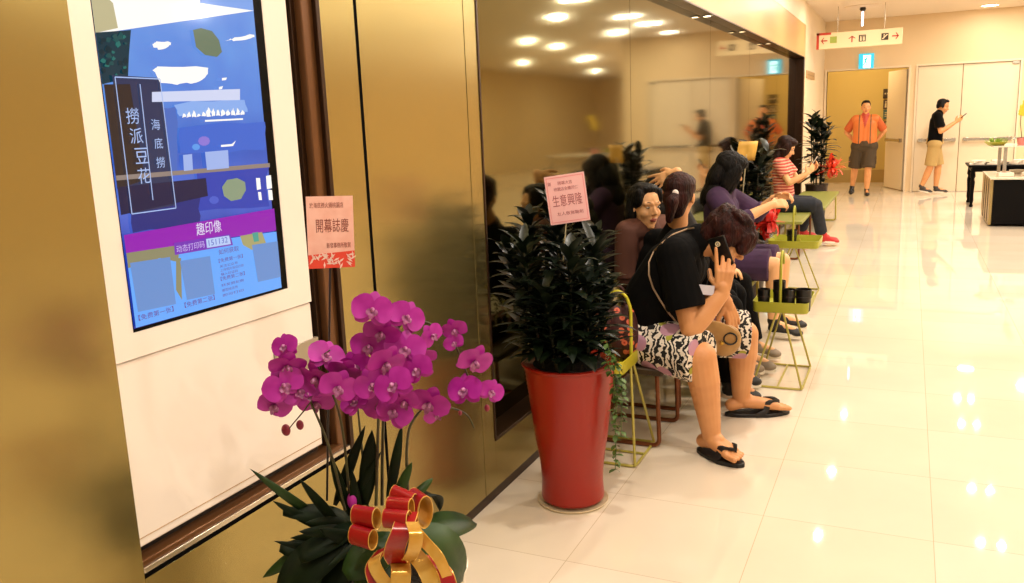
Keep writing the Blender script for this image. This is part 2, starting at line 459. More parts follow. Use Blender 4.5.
# small lights in the bronze window head
for i, (px_, py_) in enumerate(((713, 15), (745, 31), (770, 43))):
    p = at(px_, py_, Z=2.366)
    p.x = W - .05
    t = thing('soffit_light', ['small spotlight in the bronze window head nearest the pink card plant', 'middle small spotlight in the bronze window head above the dark glass',
                               'farthest small spotlight in the bronze window head near the end wall'][i], 'spotlight', (p.x, p.y, 2.366), None)
    MB().lathe(p.to_tuple()[:2] + (2.366,), [(.038, 0), (.038, -.006), (.03, -.008), (.03, -.001)], 20).build('trim_ring', M_steel, t)
    MB().lathe(p.to_tuple()[:2] + (2.366,), [(.03, -.001), (.03, -.005), (.001, -.005)], 20).build('lamp_face', M_lampface if i == 0 else mat('lamp_dim', '#ffffff', emit='#ffe2b0', es=5 - i * 1.5), t)

# ================================================================== KIOSK
KF = W - .028
YK = at(305, 240, X=KF).y
kiosk = thing('display_kiosk', 'tall white self service kiosk with a glowing portrait screen set in the gold wall', 'kiosk', (W - .09, 1.56, .64))
M_kw = mat('kiosk_white', '#f2e6da', rough=.16, coat=.3)
KB, KS, KT = at(142, 547.5, X=KF).z, at(200, 337, X=KF).z, 2.36
MB().box((W - .15, 1.215, KB), (KF, YK, KS - .003)).build('lower_door', M_kw, kiosk, bevel=.004)
MB().box((W - .15, 1.215, .615), (KF - .02, YK, KB)).build('plinth', M_black, kiosk, smooth=False)
MB().box((KF - .002, 1.235, KB + .021), (KF + .0012, YK - .004, KB + .0225)).build('door_seam', mat('seam', '#b08a5c', rough=.6), kiosk, smooth=False)
SX = KF + .002
SY0, SY1, SZ0, SZ1 = at(115.5, 200, X=SX).y, at(278, 185, X=SX).y, at(212, 310, X=SX).z, 2.06
fr = MB()
fr.box((W - .15, 1.215, KS), (KF + .004, SY0, KT)); fr.box((W - .15, SY1, KS), (KF + .004, YK, KT))
fr.box((W - .15, SY0, KS), (KF + .004, SY1, SZ0)); fr.box((W - .15, SY0, SZ1), (KF + .004, SY1, KT))
fr.build('screen_surround', M_kw, kiosk, smooth=False)
# card slot behind the flowers
sl = MB().box((KF - .01, at(272, 340, X=KF).y, at(300, 372, X=KF).z), (KF + .004, at(318, 344, X=KF).y, at(300, 343, X=KF).z)).build('photo_slot', mat('slot_grey', '#a39580', rough=.3, metal=.3), kiosk, bevel=.002)
def em(name, col, es=1.0): return mat('screen_' + name, '#000000', rough=.08, emit=col, es=es * .80, spec=.35)
scr = MB().box((W - .12, SY0, SZ0), (SX, SY1, SZ1)).build('screen', mat('screen_bezel', '#020202', rough=.3, spec=.08), kiosk, smooth=False)
LAY = [SX]
def layer(): LAY[0] += .00012; return LAY[0]
def P(x, y, X=None): return at(x, y, X=X or LAY[0])
AY0, AY1, AZ0, AZ1 = SY0 + .004, SY1 - .032, SZ0 + .008, SZ1 - .01
def spoly(name, pts, m, clip=True):
    X = layer(); q = [P(*p, X) for p in pts]
    if clip: q = [V((X, min(max(p.y, AY0), AY1), min(max(p.z, AZ0), AZ1))) for p in q]
    o = MB().poly(q).build(name, m, None, origin=None, smooth=False)
    me = o.data; me.transform(Matrix.Translation(-V(kiosk['base'])))
    o.parent = scr
    if me.polygons[0].normal.x < 0: me.flip_normals()
    return o
def jag(pts, amp=1.2, sub=4, seed=1):
    rd_ = random.Random(seed); out = []
    for i in range(len(pts)):
        a, b_ = pts[i], pts[(i + 1) % len(pts)]
        for k in range(sub): out.append((a[0] + (b_[0] - a[0]) * k / sub + rd_.uniform(-amp, amp), a[1] + (b_[1] - a[1]) * k / sub + rd_.uniform(-amp, amp)))
    return out
# blurred street picture: procedural, on the screen's own picture plane
def mat_screen_picture():
    m = mat('screen_picture', '#000000', rough=.08, spec=.35, emit='#2a5cc0', es=.75)
    nt = m.node_tree; b = nt.nodes['Principled BSDF']
    tc = nt.nodes.new('ShaderNodeTexCoord'); sx = nt.nodes.new('ShaderNodeSeparateXYZ'); nt.links.new(tc.outputs['Generated'], sx.inputs[0])
    r = nt.nodes.new('ShaderNodeValToRGB'); nt.links.new(sx.outputs['Z'], r.inputs[0])
    cr_ = r.color_ramp; cr_.elements[0].position = 0; cr_.elements[0].color = lin('#1c2c9a'); cr_.elements[1].position = 1; cr_.elements[1].color = lin('#7fa8ee')
    for ps, c in ((.18, '#2439ae'), (.30, '#5a74d6'), (.40, '#3d63c9'), (.55, '#5d8ce2'), (.75, '#6d9ae8')):
        e = cr_.elements.new(ps); e.color = lin(c)
    n = nt.nodes.new('ShaderNodeTexNoise'); n.inputs['Scale'].default_value = 7; nt.links.new(tc.outputs['Object'], n.inputs['Vector'])
    mx = nt.nodes.new('ShaderNodeMixRGB'); mx.blend_type = 'OVERLAY'; mx.inputs[0].default_value = .35
    nt.links.new(r.outputs[0], mx.inputs[1]); nt.links.new(n.outputs[0], mx.inputs[2]); nt.links.new(mx.outputs[0], b.inputs['Emission Color'])
    return m
X = layer()
pic = MB().poly([V((X, AY0, AZ0)), V((X, AY1, AZ0)), V((X, AY1, AZ1)), V((X, AY0, AZ1))]).build('picture', mat_screen_picture(), None, smooth=False)
pic.data.transform(Matrix.Translation(-V(kiosk['base']))); pic.parent = scr
spoly('picture_awning', [(85, -60), (250, -60), (262, 12), (85, 33)], em('white', '#fffaf2', 1.05))
spoly('picture_awning', [(85, -20), (113, 3), (118, 28), (85, 32)], em('tan', '#c9bf95', .9))
spoly('picture_panel', [(200, -20), (256, -20), (256, 11), (200, 3)], em('sky', '#7fa5ea', 1))
spoly('picture_tree', [(90, 32), (131, 30), (129, 55), (128, 78), (90, 84)], em('tree', '#1b4a5c', .55))
rq = random.Random(9)
for i in range(26):
    x, y, r = rq.uniform(100, 126), rq.uniform(36, 79), rq.uniform(1.5, 4.2); x += (y - 36) * .06
    spoly('picture_leaf', [(x + r * rq.uniform(.5, 1.2) * math.cos(a * PI / 4), y + r * rq.uniform(.5, 1.2) * math.sin(a * PI / 4)) for a in range(8)], em(*(('leafteal', '#2f8f86', .6), ('leafdeep', '#16404e', .5), ('leafmid', '#256a6c', .55))[i % 3]))
for (a_, b2, c3) in (((150, 112), (176, 172), '#4d6fc4'), ((178, 126), (266, 150), '#3f6ad2'), ((176, 104), (246, 112), '#8db2f2'), ((196, 172), (268, 206), '#3246b4'), ((130, 196), (200, 226), '#27307e')):
    spoly('picture_tone', jag([a_, (b2[0], a_[1] - 6), b2, (a_[0] + 2, b2[1] + 5)], 2.0, 4, int(a_[0])), em('tone' + c3[1:], c3, .95))
for (x, y, r, c3) in ((204, 141, 6, '#8d7ad8'), (196, 147, 4, '#5fa0ee'), (172, 196, 8, '#2c3a9c'), (214, 200, 5, '#4d62cc')):
    spoly('picture_tone', [(x + r * math.cos(a * PI / 5), y + r * .8 * math.sin(a * PI / 5)) for a in range(10)], em('tone' + c3[1:], c3, .95))
spoly('picture_cabin', [(112, 75), (160, 78), (176, 205), (130, 214)], em('cabin', '#3b4670', .6))
spoly('picture_cabin', [(90, 84), (130, 84), (145, 180), (90, 192)], em('cabin_brown', '#4a3c3c', .5))
spoly('picture_cloud', jag([(153, 70), (158, 67), (208, 67), (207, 76), (196, 82), (176, 85), (160, 82)], 1.1, 4, 3), em('white', '#fffaf2', 1.05))
spoly('picture_cloud', jag([(153, 44), (157, 42), (171, 42), (170, 46), (160, 49), (153, 48)], 1.1, 4, 3), em('white', '#fffaf2', 1.05))
spoly('picture_cloud', jag([(226, 41), (235, 38), (254, 34), (254, 38), (236, 40)], 1.1, 4, 3), em('white', '#fffaf2', 1.05))
spoly('picture_beam', [(152, 92), (240, 89), (240, 100), (152, 102)], em('beam', '#cfd6f2', 1))
spoly('picture_fruit', [(193, 30), (201, 28), (212, 31), (219, 40), (222, 52), (217, 57), (205, 55), (196, 47)], em('olive', '#7f9076', .75))
spoly('picture_lantern', [(222, 187), (227, 180), (237, 178), (245, 182), (246, 190), (241, 199), (231, 201), (224, 196)], em('lime', '#9aab8c', .8))
spoly('picture_counter', [(100, 177), (270, 163), (272, 167), (100, 182)], em('counter', '#a08f86', .8))
spoly('picture_shelf', [(100, 189), (206, 178), (208, 196), (100, 218)], em('shelf', '#2a2a58', .6))
spoly('picture_lamp', [(256, 178), (260, 178), (261, 189), (257, 190)], em('white', '#fffaf2', 1.05))
spoly('picture_lamp', [(266, 176), (272, 175), (273, 188), (267, 189)], em('white', '#fffaf2', 1.05))
spoly('picture_lamp', [(258, 192), (261, 192), (262, 200), (259, 200)], em('white', '#fffaf2', 1.05))
spoly('picture_lamp', [(268, 190), (272, 190), (273, 200), (269, 200)], em('white', '#fffaf2', 1.05))
spoly('picture_cup', [(183, 155), (192, 154), (193, 170), (184, 171)], em('cup', '#9fb4ea', 1))
spoly('picture_cup', [(205, 152), (228, 150), (229, 168), (207, 170)], em('cup', '#9fb4ea', 1))
q = spoly('banner', [(100, 239), (277, 208), (279, 230), (100, 258)], em('purple', '#a31ec2', .8), True)
spoly('lower_panel', [(100, 258), (279, 231), (290, 290), (100, 338)], em('pale_blue', '#63a4f6', 1.05))
spoly('lower_corner', [(100, 258), (180, 245), (178, 262), (160, 258), (100, 274)], em('khaki', '#a09c78', .75))
spoly('lower_corner', [(176, 258), (181, 258), (182, 300), (176, 290)], em('khaki', '#a09c78', .75))
spoly('lower_blob', [(240, 236), (262, 232), (266, 243), (252, 250), (243, 245)], em('sand', '#b9b27c', .8))
spoly('lower_blob', [(252, 233), (258, 232), (259, 241), (254, 242)], em('teal', '#4fb0a0', .8))
spoly('pale_square', [(130, 263), (170, 257), (176, 304), (138, 312)], em('pale_square', '#6d96d6', .9))
spoly('pale_square', [(180, 261), (210, 256), (215, 294), (187, 300)], em('pale_square', '#6d96d6', .9))
spoly('pale_square', [(252, 245), (279, 241), (284, 276), (258, 282)], em('pale_square', '#6d96d6', .9))
spoly('code_pill', [(174, 243), (230, 234), (233, 245), (175, 255)], em('violet', '#7c35bd', .9))
spoly('code_field', [(206, 239), (229, 235.5), (231, 244), (207, 248)], em('field', '#b7ccf5', 1))
def stext(mb, body, a, b_, h):
    """lettering between two photo positions on the screen plane"""
    X = LAY[0]; p0 = P(*a, X); p1 = P(*b_, X); d = p1 - p0; d.z = 0
    m1 = MB(); put_text(m1, body, V((X, p0.y, p0.z)), V((0, 1, 0)), V((0, 0, 1)), w=(p1.y - p0.y), h=h); mb.append(m1)
def lettering(mb, m, name='lettering'):
    if isinstance(mb, list):
        for q_ in mb: lettering(q_, m, name)
        return
    o = mb.build(name, m, None, smooth=False); o.data.transform(Matrix.Translation(-V(kiosk['base']))); o.parent = scr; return o
layer(); t = []; stext(t, '趣印像', (197, 236), (222, 232), .030); lettering(t, em('white_soft', '#e6dff5', 1))
layer(); t = []; stext(t, '动态打印码', (177, 253), (205, 248), .017); lettering(t, em('lilac', '#cdb8f0', 1))
layer(); t = []; stext(t, '151132', (209, 246), (228, 243), .014)
lettering(t, em('indigo', '#5a62c8', .9))
layer(); t = []
stext(t, '【免费第一张】', (139, 321), (174, 313), .013); stext(t, '【免费第二张】', (185, 308), (215, 301), .013)
stext(t, '如何获取', (219, 255), (239, 251), .013)
stext(t, '【免费第一张】', (219, 263), (243, 259), .010); stext(t, '【免费第二张】', (221, 281), (245, 276), .010)
for i, (b0, y) in enumerate((('关注公众号', 268), ('上传照片到店打印', 272), ('输入验证码', 276), ('转发朋友圈', 287), ('截图给店员', 292), ('即可打印', 297))):
    stext(t, b0, (220 + i * .6, y), (238 + (i % 2) * 6, y - 3), .007)
lettering(t, em('ink', '#7a3f9e', .7))
layer(); t = MB()
X = LAY[0]
for ch, (x, y) in zip('撈派豆花', ((127, 124), (131, 144), (136, 164), (139, 184))):
    p0 = P(x, y, X); put_text(t, ch, p0, V((0, 1, 0)), V((0, 0, 1)), h=.034)
lettering(t, em('letter_blue', '#a9c0f0', 1)); t = MB()
for ch, (x, y) in zip('海底撈', ((152, 130), (155, 149), (157, 168))):
    p0 = P(x, y, X); put_text(t, ch, p0, V((0, 1, 0)), V((0, 0, 1)), h=.024)
lettering(t, em('letter_blue', '#a9c0f0', 1)); t = MB()
# thin frame lines round the writing
def sline(a, b_, w_=.0012):
    p0 = P(*a, X); p1 = P(*b_, X); d = (p1 - p0).normalized(); n_ = V((0, -d.z, d.y)) * w_
    t.poly([p0 - n_, p1 - n_, p1 + n_, p0 + n_])
for a, b_ in (((115, 77), (132, 214)), ((115, 77), (160, 79)), ((132, 214), (176, 208)), ((160, 79), (176, 208)), ((140, 84), (153, 200))): sline(a, b_)
lettering(t, em('letter_blue', '#a9c0f0', 1), 'picture_frame_line')
layer(); t = MB(); X = LAY[0]
rnd = random.Random(3)
for i in range(13):
    x = 182 + i * 4.9; y = 117.5 - i * .22; h_ = rnd.uniform(3, 9)
    pts = jag([(x, y), (x + 4.2, y - rnd.uniform(0, 1)), (x + 3.6, y - h_ * .55), (x + 1.9, y - h_), (x + .2, y - h_ * .5)], .6, 2, i)
    t.poly([P(*q, X) for q in pts])
lettering(t, em('white', '#fffaf2', 1.05), 'screen_squiggle'); t = MB()  # row of jagged white marks across the screen
t.poly([P(*q, X) for q in ((205, 120), (243, 118.2), (243, 119.8), (205, 121.8))])
lettering(t, em('white', '#fffaf2', 1.05), 'picture_line'); t = MB()
t.poly([P(*q, X) for q in ((221, 145), (232, 144), (236, 140.5), (233, 146), (221, 147))])
lettering(t, em('white', '#fffaf2', 1.05), 'picture_white_mark'); t = MB()  # small plain white marks on the screen
t.poly([P(*q, X) for q in ((222, 78), (227, 77.5), (226, 80), (222, 80.5))]); t.poly([P(*q, X) for q in ((219, 87), (223, 86), (222, 89), (219, 89.5))])
lettering(t, em('white', '#fffaf2', 1.05), 'picture_white_mark')
for o in list(scr.children):
    me = o.data
    for pl in me.polygons:
        if pl.normal.x < 0: pl.flip()

# ================================================================== CARDS
def card(name, label, tl, tr, br_, bl, stick_to, stick_mat, face, lines, deco=None, offs=.0015):
    tl, tr, br_, bl = V(tl), V(tr), V(br_), V(bl)
    c = (tl + tr + br_ + bl) / 4
    t = thing(name, label, 'card', tuple(stick_to))
    xd = (tr - tl).normalized(); yd = (tl - bl); yd = (yd - xd * yd.dot(xd)).normalized(); n = xd.cross(yd)
    w_ = (tr - tl).length; h_ = (tl - bl).length
    o = c - xd * w_ / 2 - yd * h_ / 2
    MB().obox(c, xd, yd, n, w_ / 2, h_ / 2, .0009).build('card_sheet', face, t, smooth=False)
    top = c - yd * (h_ * .42) - n * .003
    MB().cap(V(stick_to), top + yd * .06, .0028, .0025, n=8).build('stick', stick_mat, t)
    for i, (m, items) in enumerate(lines):
        mb = MB()
        for body, x0, y0, ww, hh in items: put_text(mb, body, o + xd * (x0 * w_) + yd * (y0 * h_) + n * offs, xd, yd, w=ww * w_, h=hh * h_)
        mb.build('lettering', m, t, smooth=False)
    if deco: deco(t, o, xd, yd, n, w_, h_)
    return t
M_pink = mat('pink_card', '#f5bfae', rough=.6, noise='#f0b3a0', nscale=40)
M_ink = mat('brown_ink', '#8a4034', rough=.7)
def deco1(t, o, xd, yd, n, w_, h_):
    rd = random.Random(2); red = MB(); wh = MB()
    red.poly([o + n * .0013, o + xd * w_ + n * .0013, o + xd * w_ + yd * h_ * .235 + n * .0013, o + yd * h_ * .19 + n * .0013])
    for i in range(34):
        c = o + xd * (rd.uniform(.04, .96) * w_) + yd * (rd.uniform(.02, .19) * h_) + n * .0018; a = rd.uniform(0, 3)
        d1_ = (xd * math.cos(a) + yd * math.sin(a)) * .008; d2_ = (-xd * math.sin(a) + yd * math.cos(a)) * .0022
        wh.poly([c - d1_, c - d2_, c + d1_, c + d2_])
    red.build('red_print', mat('red_print', '#e2452f', rough=.6), t, smooth=False)
    wh.build('white_print', mat('white_print', '#f6d3c4', rough=.6), t, smooth=False)
YC = 1.52
ORC = V((-1.09, 1.62, 0))
card('greeting_card', 'pink congratulation card with a red printed lower edge on a stick in the orchid', at(304, 198, Y=YC - .02), at(351, 197, Y=YC + .05), at(356, 263, Y=YC + .05), at(311, 270, Y=YC - .02),
     at(327, 500, Y=YC + .03), mat('dark_stick', '#1a0f0a', rough=.4), M_pink,
     [(M_ink, [('於海底撈火鍋桃園店', .07, .84, .72, .075), ('開幕誌慶', .19, .50, .70, .19), ('新發事務所敬賀', .40, .28, .52, .075)])], deco1)
M_pink2 = mat('rose_card', '#f5bdbd', rough=.6)
def deco2(t, o, xd, yd, n, w_, h_):
    b = MB(); m_ = .035
    for (x0, y0, x1, y1) in ((m_, m_, 1 - m_, m_ + .015), (m_, 1 - m_ - .015, 1 - m_, 1 - m_), (m_, m_, m_ + .018, 1 - m_), (1 - m_ - .018, m_, 1 - m_, 1 - m_)):
        b.poly([o + xd * x0 * w_ + yd * y0 * h_ + n * .0014, o + xd * x1 * w_ + yd * y0 * h_ + n * .0014, o + xd * x1 * w_ + yd * y1 * h_ + n * .0014, o + xd * x0 * w_ + yd * y1 * h_ + n * .0014])
    b.build('border', mat('rose_border', '#ec8f92', rough=.6), t, smooth=False)
card('greeting_card', 'plain pink congratulation card on a pale stick above the red potted plant', at(548, 177.5, Y=2.95), at(588, 171.5, Y=3.0), at(586, 219, Y=3.0), at(547, 226, Y=2.95),
     at(563, 262, Y=3.0), mat('pale_stick', '#cbbf9a', rough=.5), M_pink2,
     [(mat('red_ink', '#a5545a', rough=.7), [('賀', .07, .80, .08, .08), ('開幕大吉', .32, .80, .36, .075), ('桃園店全體同仁', .20, .68, .60, .075), ('生意興隆', .13, .36, .74, .24), ('友人敬賀鞠躬', .20, .17, .66, .075)])], deco2)

# ================================================================== ORCHID
ob = tuple(ORC)
orchid = thing('potted_orchid', 'magenta moth orchid in a white planter tied with a red and gold ribbon bow', 'potted orchid', ob)
M_ceramic = mat('white_ceramic', '#efe2cb', rough=.2)
MB().lathe(ob, [(.001, 0), (.115, 0), (.12, .01), (.135, .3), (.155, .47), (.163, .485), (.155, .49), (.145, .47), (.001, .46)], 40).build('planter', M_ceramic, orchid)
MB().lathe(ob, [(.001, .455), (.144, .46), (.14, .475), (.001, .49)], 30).build('moss', mat('moss', '#241a0d', rough=.95, bump=1, bscale=80), orchid)
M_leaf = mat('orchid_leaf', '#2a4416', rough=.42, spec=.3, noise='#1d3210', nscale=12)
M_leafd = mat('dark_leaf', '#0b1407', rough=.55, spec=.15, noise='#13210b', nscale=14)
def big_leaf(base, tip, wd, up, droop=.6, m=M_leaf, name='leaf', wprof=None):
    base = V(base); tip = V(tip); d = tip - base; L_ = d.length * (1 + droop * droop * .05)
    up = V(up); dd = d.normalized(); up = (up - dd * up.dot(dd)).normalized(); side = dd.cross(up)
    d0 = Quaternion(side, droop / 2) @ dd; u0 = Quaternion(side, droop / 2) @ up
    mb = MB(); mb.blade(base, d0, u0, L_, wd, droop=-droop, n=10, fold=.12, wprof=wprof)
    return mb.build(name, m, orchid, solid=.002)
wide = lambda t: (math.sin(PI * min(1, t * .86 + .10)) ** .6)
TOWARD = V((.55, -.8, .35))
big_leaf(at(410, 545, Y=1.55), at(474, 519, Y=1.78), .046, (.2, -.6, .8), .7, wprof=wide)
big_leaf(at(412, 535, Y=1.5), at(466, 574, Y=1.62), .058, (.35, -.55, .75), .8, wprof=wide)
big_leaf(at(370, 545, Y=1.48), at(392, 640, Y=1.42), .055, (.5, -.75, .5), .5, wprof=wide)
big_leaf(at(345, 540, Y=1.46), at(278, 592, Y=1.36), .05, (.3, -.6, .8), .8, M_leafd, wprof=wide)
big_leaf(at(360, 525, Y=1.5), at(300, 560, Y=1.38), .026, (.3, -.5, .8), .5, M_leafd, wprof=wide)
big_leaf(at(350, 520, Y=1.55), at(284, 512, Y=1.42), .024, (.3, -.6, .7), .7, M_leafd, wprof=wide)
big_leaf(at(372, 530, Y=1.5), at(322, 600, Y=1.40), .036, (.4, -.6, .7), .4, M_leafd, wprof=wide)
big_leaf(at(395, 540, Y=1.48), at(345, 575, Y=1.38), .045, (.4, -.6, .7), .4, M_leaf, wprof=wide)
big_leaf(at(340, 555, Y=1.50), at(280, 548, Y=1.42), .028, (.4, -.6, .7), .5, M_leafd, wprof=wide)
big_leaf(at(420, 500, Y=1.6), at(441, 507, Y=1.75), .02, (.2, -.5, .8), 1.2, M_leafd)
# slim blades
for (a, b_, wd_, dr, mm) in (((325, 520), (252, 471), .011, .9, M_leaf), ((330, 530), (274, 502), .012, .7, M_leafd), ((335, 505), (365, 426), .013, .3, M_leafd),
                            ((345, 510), (381, 452), .011, .5, M_leafd), ((388, 505), (402, 424), .012, .2, M_leafd), ((365, 505), (372, 430), .02, .1, M_leafd),
                            ((395, 500), (412, 462), .012, .3, M_leaf), ((410, 500), (433, 478), .010, .6, M_leaf), ((350, 515), (330, 455), .012, .3, M_leafd),
                            ((340, 525), (300, 480), .012, .5, M_leafd), ((360, 540), (352, 470), .014, .2, M_leafd), ((375, 520), (345, 545), .010, .6, M_leaf)):
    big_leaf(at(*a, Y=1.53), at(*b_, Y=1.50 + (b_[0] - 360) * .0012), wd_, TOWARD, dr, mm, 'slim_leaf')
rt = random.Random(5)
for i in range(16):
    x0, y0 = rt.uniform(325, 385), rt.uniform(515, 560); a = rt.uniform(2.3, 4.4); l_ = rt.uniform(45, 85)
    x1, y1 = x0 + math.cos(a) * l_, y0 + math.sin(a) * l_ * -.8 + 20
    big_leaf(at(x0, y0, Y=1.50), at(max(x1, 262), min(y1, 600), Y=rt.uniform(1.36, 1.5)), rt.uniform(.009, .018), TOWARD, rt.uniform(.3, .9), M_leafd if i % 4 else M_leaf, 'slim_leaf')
# flower spikes
M_stem = mat('orchid_stem', '#3a2a16', rough=.5, noise='#4a4a1e', nscale=20)
def spike(pts, r=.0035):
    P_ = [at(x, y, Y=Y_) for x, y, Y_ in pts]
    Q = []
    for i in range(len(P_) - 1):
        p0 = P_[max(i - 1, 0)]; p1 = P_[i]; p2 = P_[i + 1]; p3 = P_[min(i + 2, len(P_) - 1)]
        for k in range(6):
            t = k / 6
            Q.append(.5 * ((2 * p1) + (p2 - p0) * t + (2 * p0 - 5 * p1 + 4 * p2 - p3) * t * t + (-p0 + 3 * p1 - 3 * p2 + p3) * t ** 3))
    Q.append(P_[-1])
    n = len(Q)
    MB().tube(Q, [r * (1 - .55 * i / n) for i in range(n)], n=8).build('flower_spike', M_stem, orchid)
spike([(408, 500, 1.56), (407, 470, 1.56), (407, 445, 1.56), (412, 422, 1.58), (430, 404, 1.62), (452, 408, 1.66), (467, 415, 1.69), (474, 428, 1.70)], .004)
spike([(382, 505, 1.55), (383, 430, 1.56), (388, 370, 1.56), (400, 325, 1.56), (425, 322, 1.6), (452, 340, 1.65), (470, 380, 1.68), (485, 395, 1.7)], .004)
spike([(376, 505, 1.53), (378, 430, 1.52), (380, 370, 1.5), (376, 320, 1.49), (372, 305, 1.47)], .004)
spike([(350, 505, 1.52), (344, 440, 1.48), (335, 400, 1.44), (318, 365, 1.42), (330, 350, 1.42)], .0035)
spike([(345, 510, 1.50), (330, 450, 1.46), (312, 405, 1.42), (295, 370, 1.40), (284, 345, 1.39)], .0035)
spike([(312, 400, 1.42), (303, 412, 1.42), (292, 425, 1.41), (287, 432, 1.41)], .002)
spike([(368, 510, 1.54), (362, 450, 1.52), (358, 410, 1.5), (356, 380, 1.48)], .0035)
# blooms
M_petal = mat('magenta_petal', '#a30c8c', rough=.5, noise='#bd2aa6', nscale=22)
M_lip = mat('orchid_lip', '#6e0a44', rough=.4, noise='#d48cc0', nscale=60)
M_petal.node_tree.nodes['Principled BSDF'].inputs['Subsurface Weight'].default_value = .0
def petal(mb, ang, L_, wd, tilt, cup):
    """rounded petal in the bloom plane (X right, Z up, Y toward the viewer = -Y)"""
    n, k = 7, 6; base = len(mb.v); d = V((math.sin(ang), 0, math.cos(ang))); s_ = V((math.cos(ang), 0, -math.sin(ang)))
    vs = []; fs = []
    for i in range(n + 1):
        t = i / n; w_ = wd * (max(0, math.sin(PI * (t * .93 + .05))) ** .62)
        for j in range(-k // 2, k // 2 + 1):
            u = j / (k / 2)
            vs.append(d * (L_ * t) + s_ * (w_ * u) + V((0, -1, 0)) * (tilt * t * L_ - cup * L_ * (t * t * .6) + .10 * w_ * u * u * (-1 if tilt < 0 else 1)))
    m_ = k + 1
    for i in range(n):
        for j in range(k): a = i * m_ + j; fs.append((a, a + 1, a + m_ + 1, a + m_))
    mb.add(vs, fs)
def bloom_meshes():
    mb = MB()
    for a, L_, w_, tl in ((0, .040, .0155, -.12), (math.radians(128), .038, .0145, -.12), (math.radians(-128), .038, .0145, -.12)): petal(mb, a, L_, w_, tl, .1)
    for sgn in (-1, 1): petal(mb, math.radians(72) * sgn, .044, .0275, .12, .22)
    f = mb.build('bloom', M_petal, None)
    lb = MB()
    petal(lb, PI, .016, .006, 1.1, .2)
    for sgn in (-1, 1): petal(lb, math.radians(115) * sgn, .013, .007, .95, .1)
    lb.ell((0, -.008, .003), (.0045, .009, .005), n=10, k=6)
    l_ = lb.build('lip', M_lip, None)
    return f, l_
f0, l0 = bloom_meshes(); first = [True]
BLOOMS = [(285, 347, 1.39, 28, -.2), (287, 366, 1.37, 36, .1), (284, 386, 1.36, 40, 0), (274, 406, 1.36, 34, -.4), (299, 392, 1.39, 34, .5),
          (326, 357, 1.42, 36, .2), (317, 378, 1.40, 38, -.2), (308, 394, 1.41, 32, .3), (316, 403, 1.43, 36, .6), (338, 388, 1.40, 38, .1), (345, 372, 1.43, 34, -.3),
          (372, 311, 1.44, 40, -.2), (381, 333, 1.47, 36, .2), (369, 347, 1.47, 36, -.3), (355, 366, 1.46, 32, .3), (385, 364, 1.44, 42, 0), (394, 386, 1.43, 40, .2),
          (405, 350, 1.50, 40, .3), (417, 370, 1.50, 34, .4), (394, 413, 1.46, 36, 0), (380, 405, 1.47, 34, -.3), (355, 403, 1.45, 28, -.4), (406, 318, 1.52, 36, .4), (398, 333, 1.53, 30, -.5),
          (373, 385, 1.44, 36, .2), (405, 402, 1.47, 32, .3), (424, 357, 1.54, 26, .5), (360, 388, 1.45, 30, .0),
          (455, 330, 1.64, 26, -.2), (454, 343, 1.64, 20, .5), (474, 362, 1.66, 38, .4), (465, 391, 1.66, 36, -.3), (491, 392, 1.70, 26, .7), (429, 404, 1.58, 40, .2), (437, 414, 1.60, 26, 1.0), (432, 336, 1.59, 26, 1.3)]
for i, (x, y, Y_, d_px, yawj) in enumerate(BLOOMS):
    p = at(x, y, Y=Y_)
    dist = (p - CAM).dot(FWD)
    sc = d_px / F_PX * dist / .080
    to = (CAM - p).normalized()
    rd = random.Random(i * 7 + 1)
    to = (to + V((rd.uniform(-.6, .6) + yawj * .6, rd.uniform(-.4, .4), rd.uniform(-.75, .1)))).normalized()
    # bloom local -Y faces 'to'
    yv = -to; zv = V((0, 0, 1)) - yv * yv.z; zv.normalize(); xv = yv.cross(zv)
    roll = rd.uniform(-.6, .6)
    zv2 = zv * math.cos(roll) + xv * math.sin(roll); xv2 = yv.cross(zv2)
    Mx = Matrix((xv2, yv, zv2)).transposed().to_4x4()
    if first[0]: f, l_ = f0, l0; first[0] = False
    else:
        f = f0.copy(); COL.objects.link(f); l_ = l0.copy(); COL.objects.link(l_)
    f.parent = orchid; f.matrix_local = Matrix.Translation(p - ORC) @ Mx @ Matrix.Scale(sc, 4)
    l_.parent = f; l_.matrix_local = Matrix.Identity(4)
for (x, y, Y_, r) in ((286, 430, 1.41, .011), (300, 425, 1.41, .009), (487, 408, 1.70, .007), (460, 413, 1.67, .005)):
    p = at(x, y, Y=Y_); MB().ell(p, (r, r * .8, r * 1.25)).build('bud', mat('orchid_bud', '#8a2038', rough=.5), orchid)
MB().ell(at(352, 501, Y=1.5), (.012, .01, .02)).build('fallen_petal', M_petal, orchid)
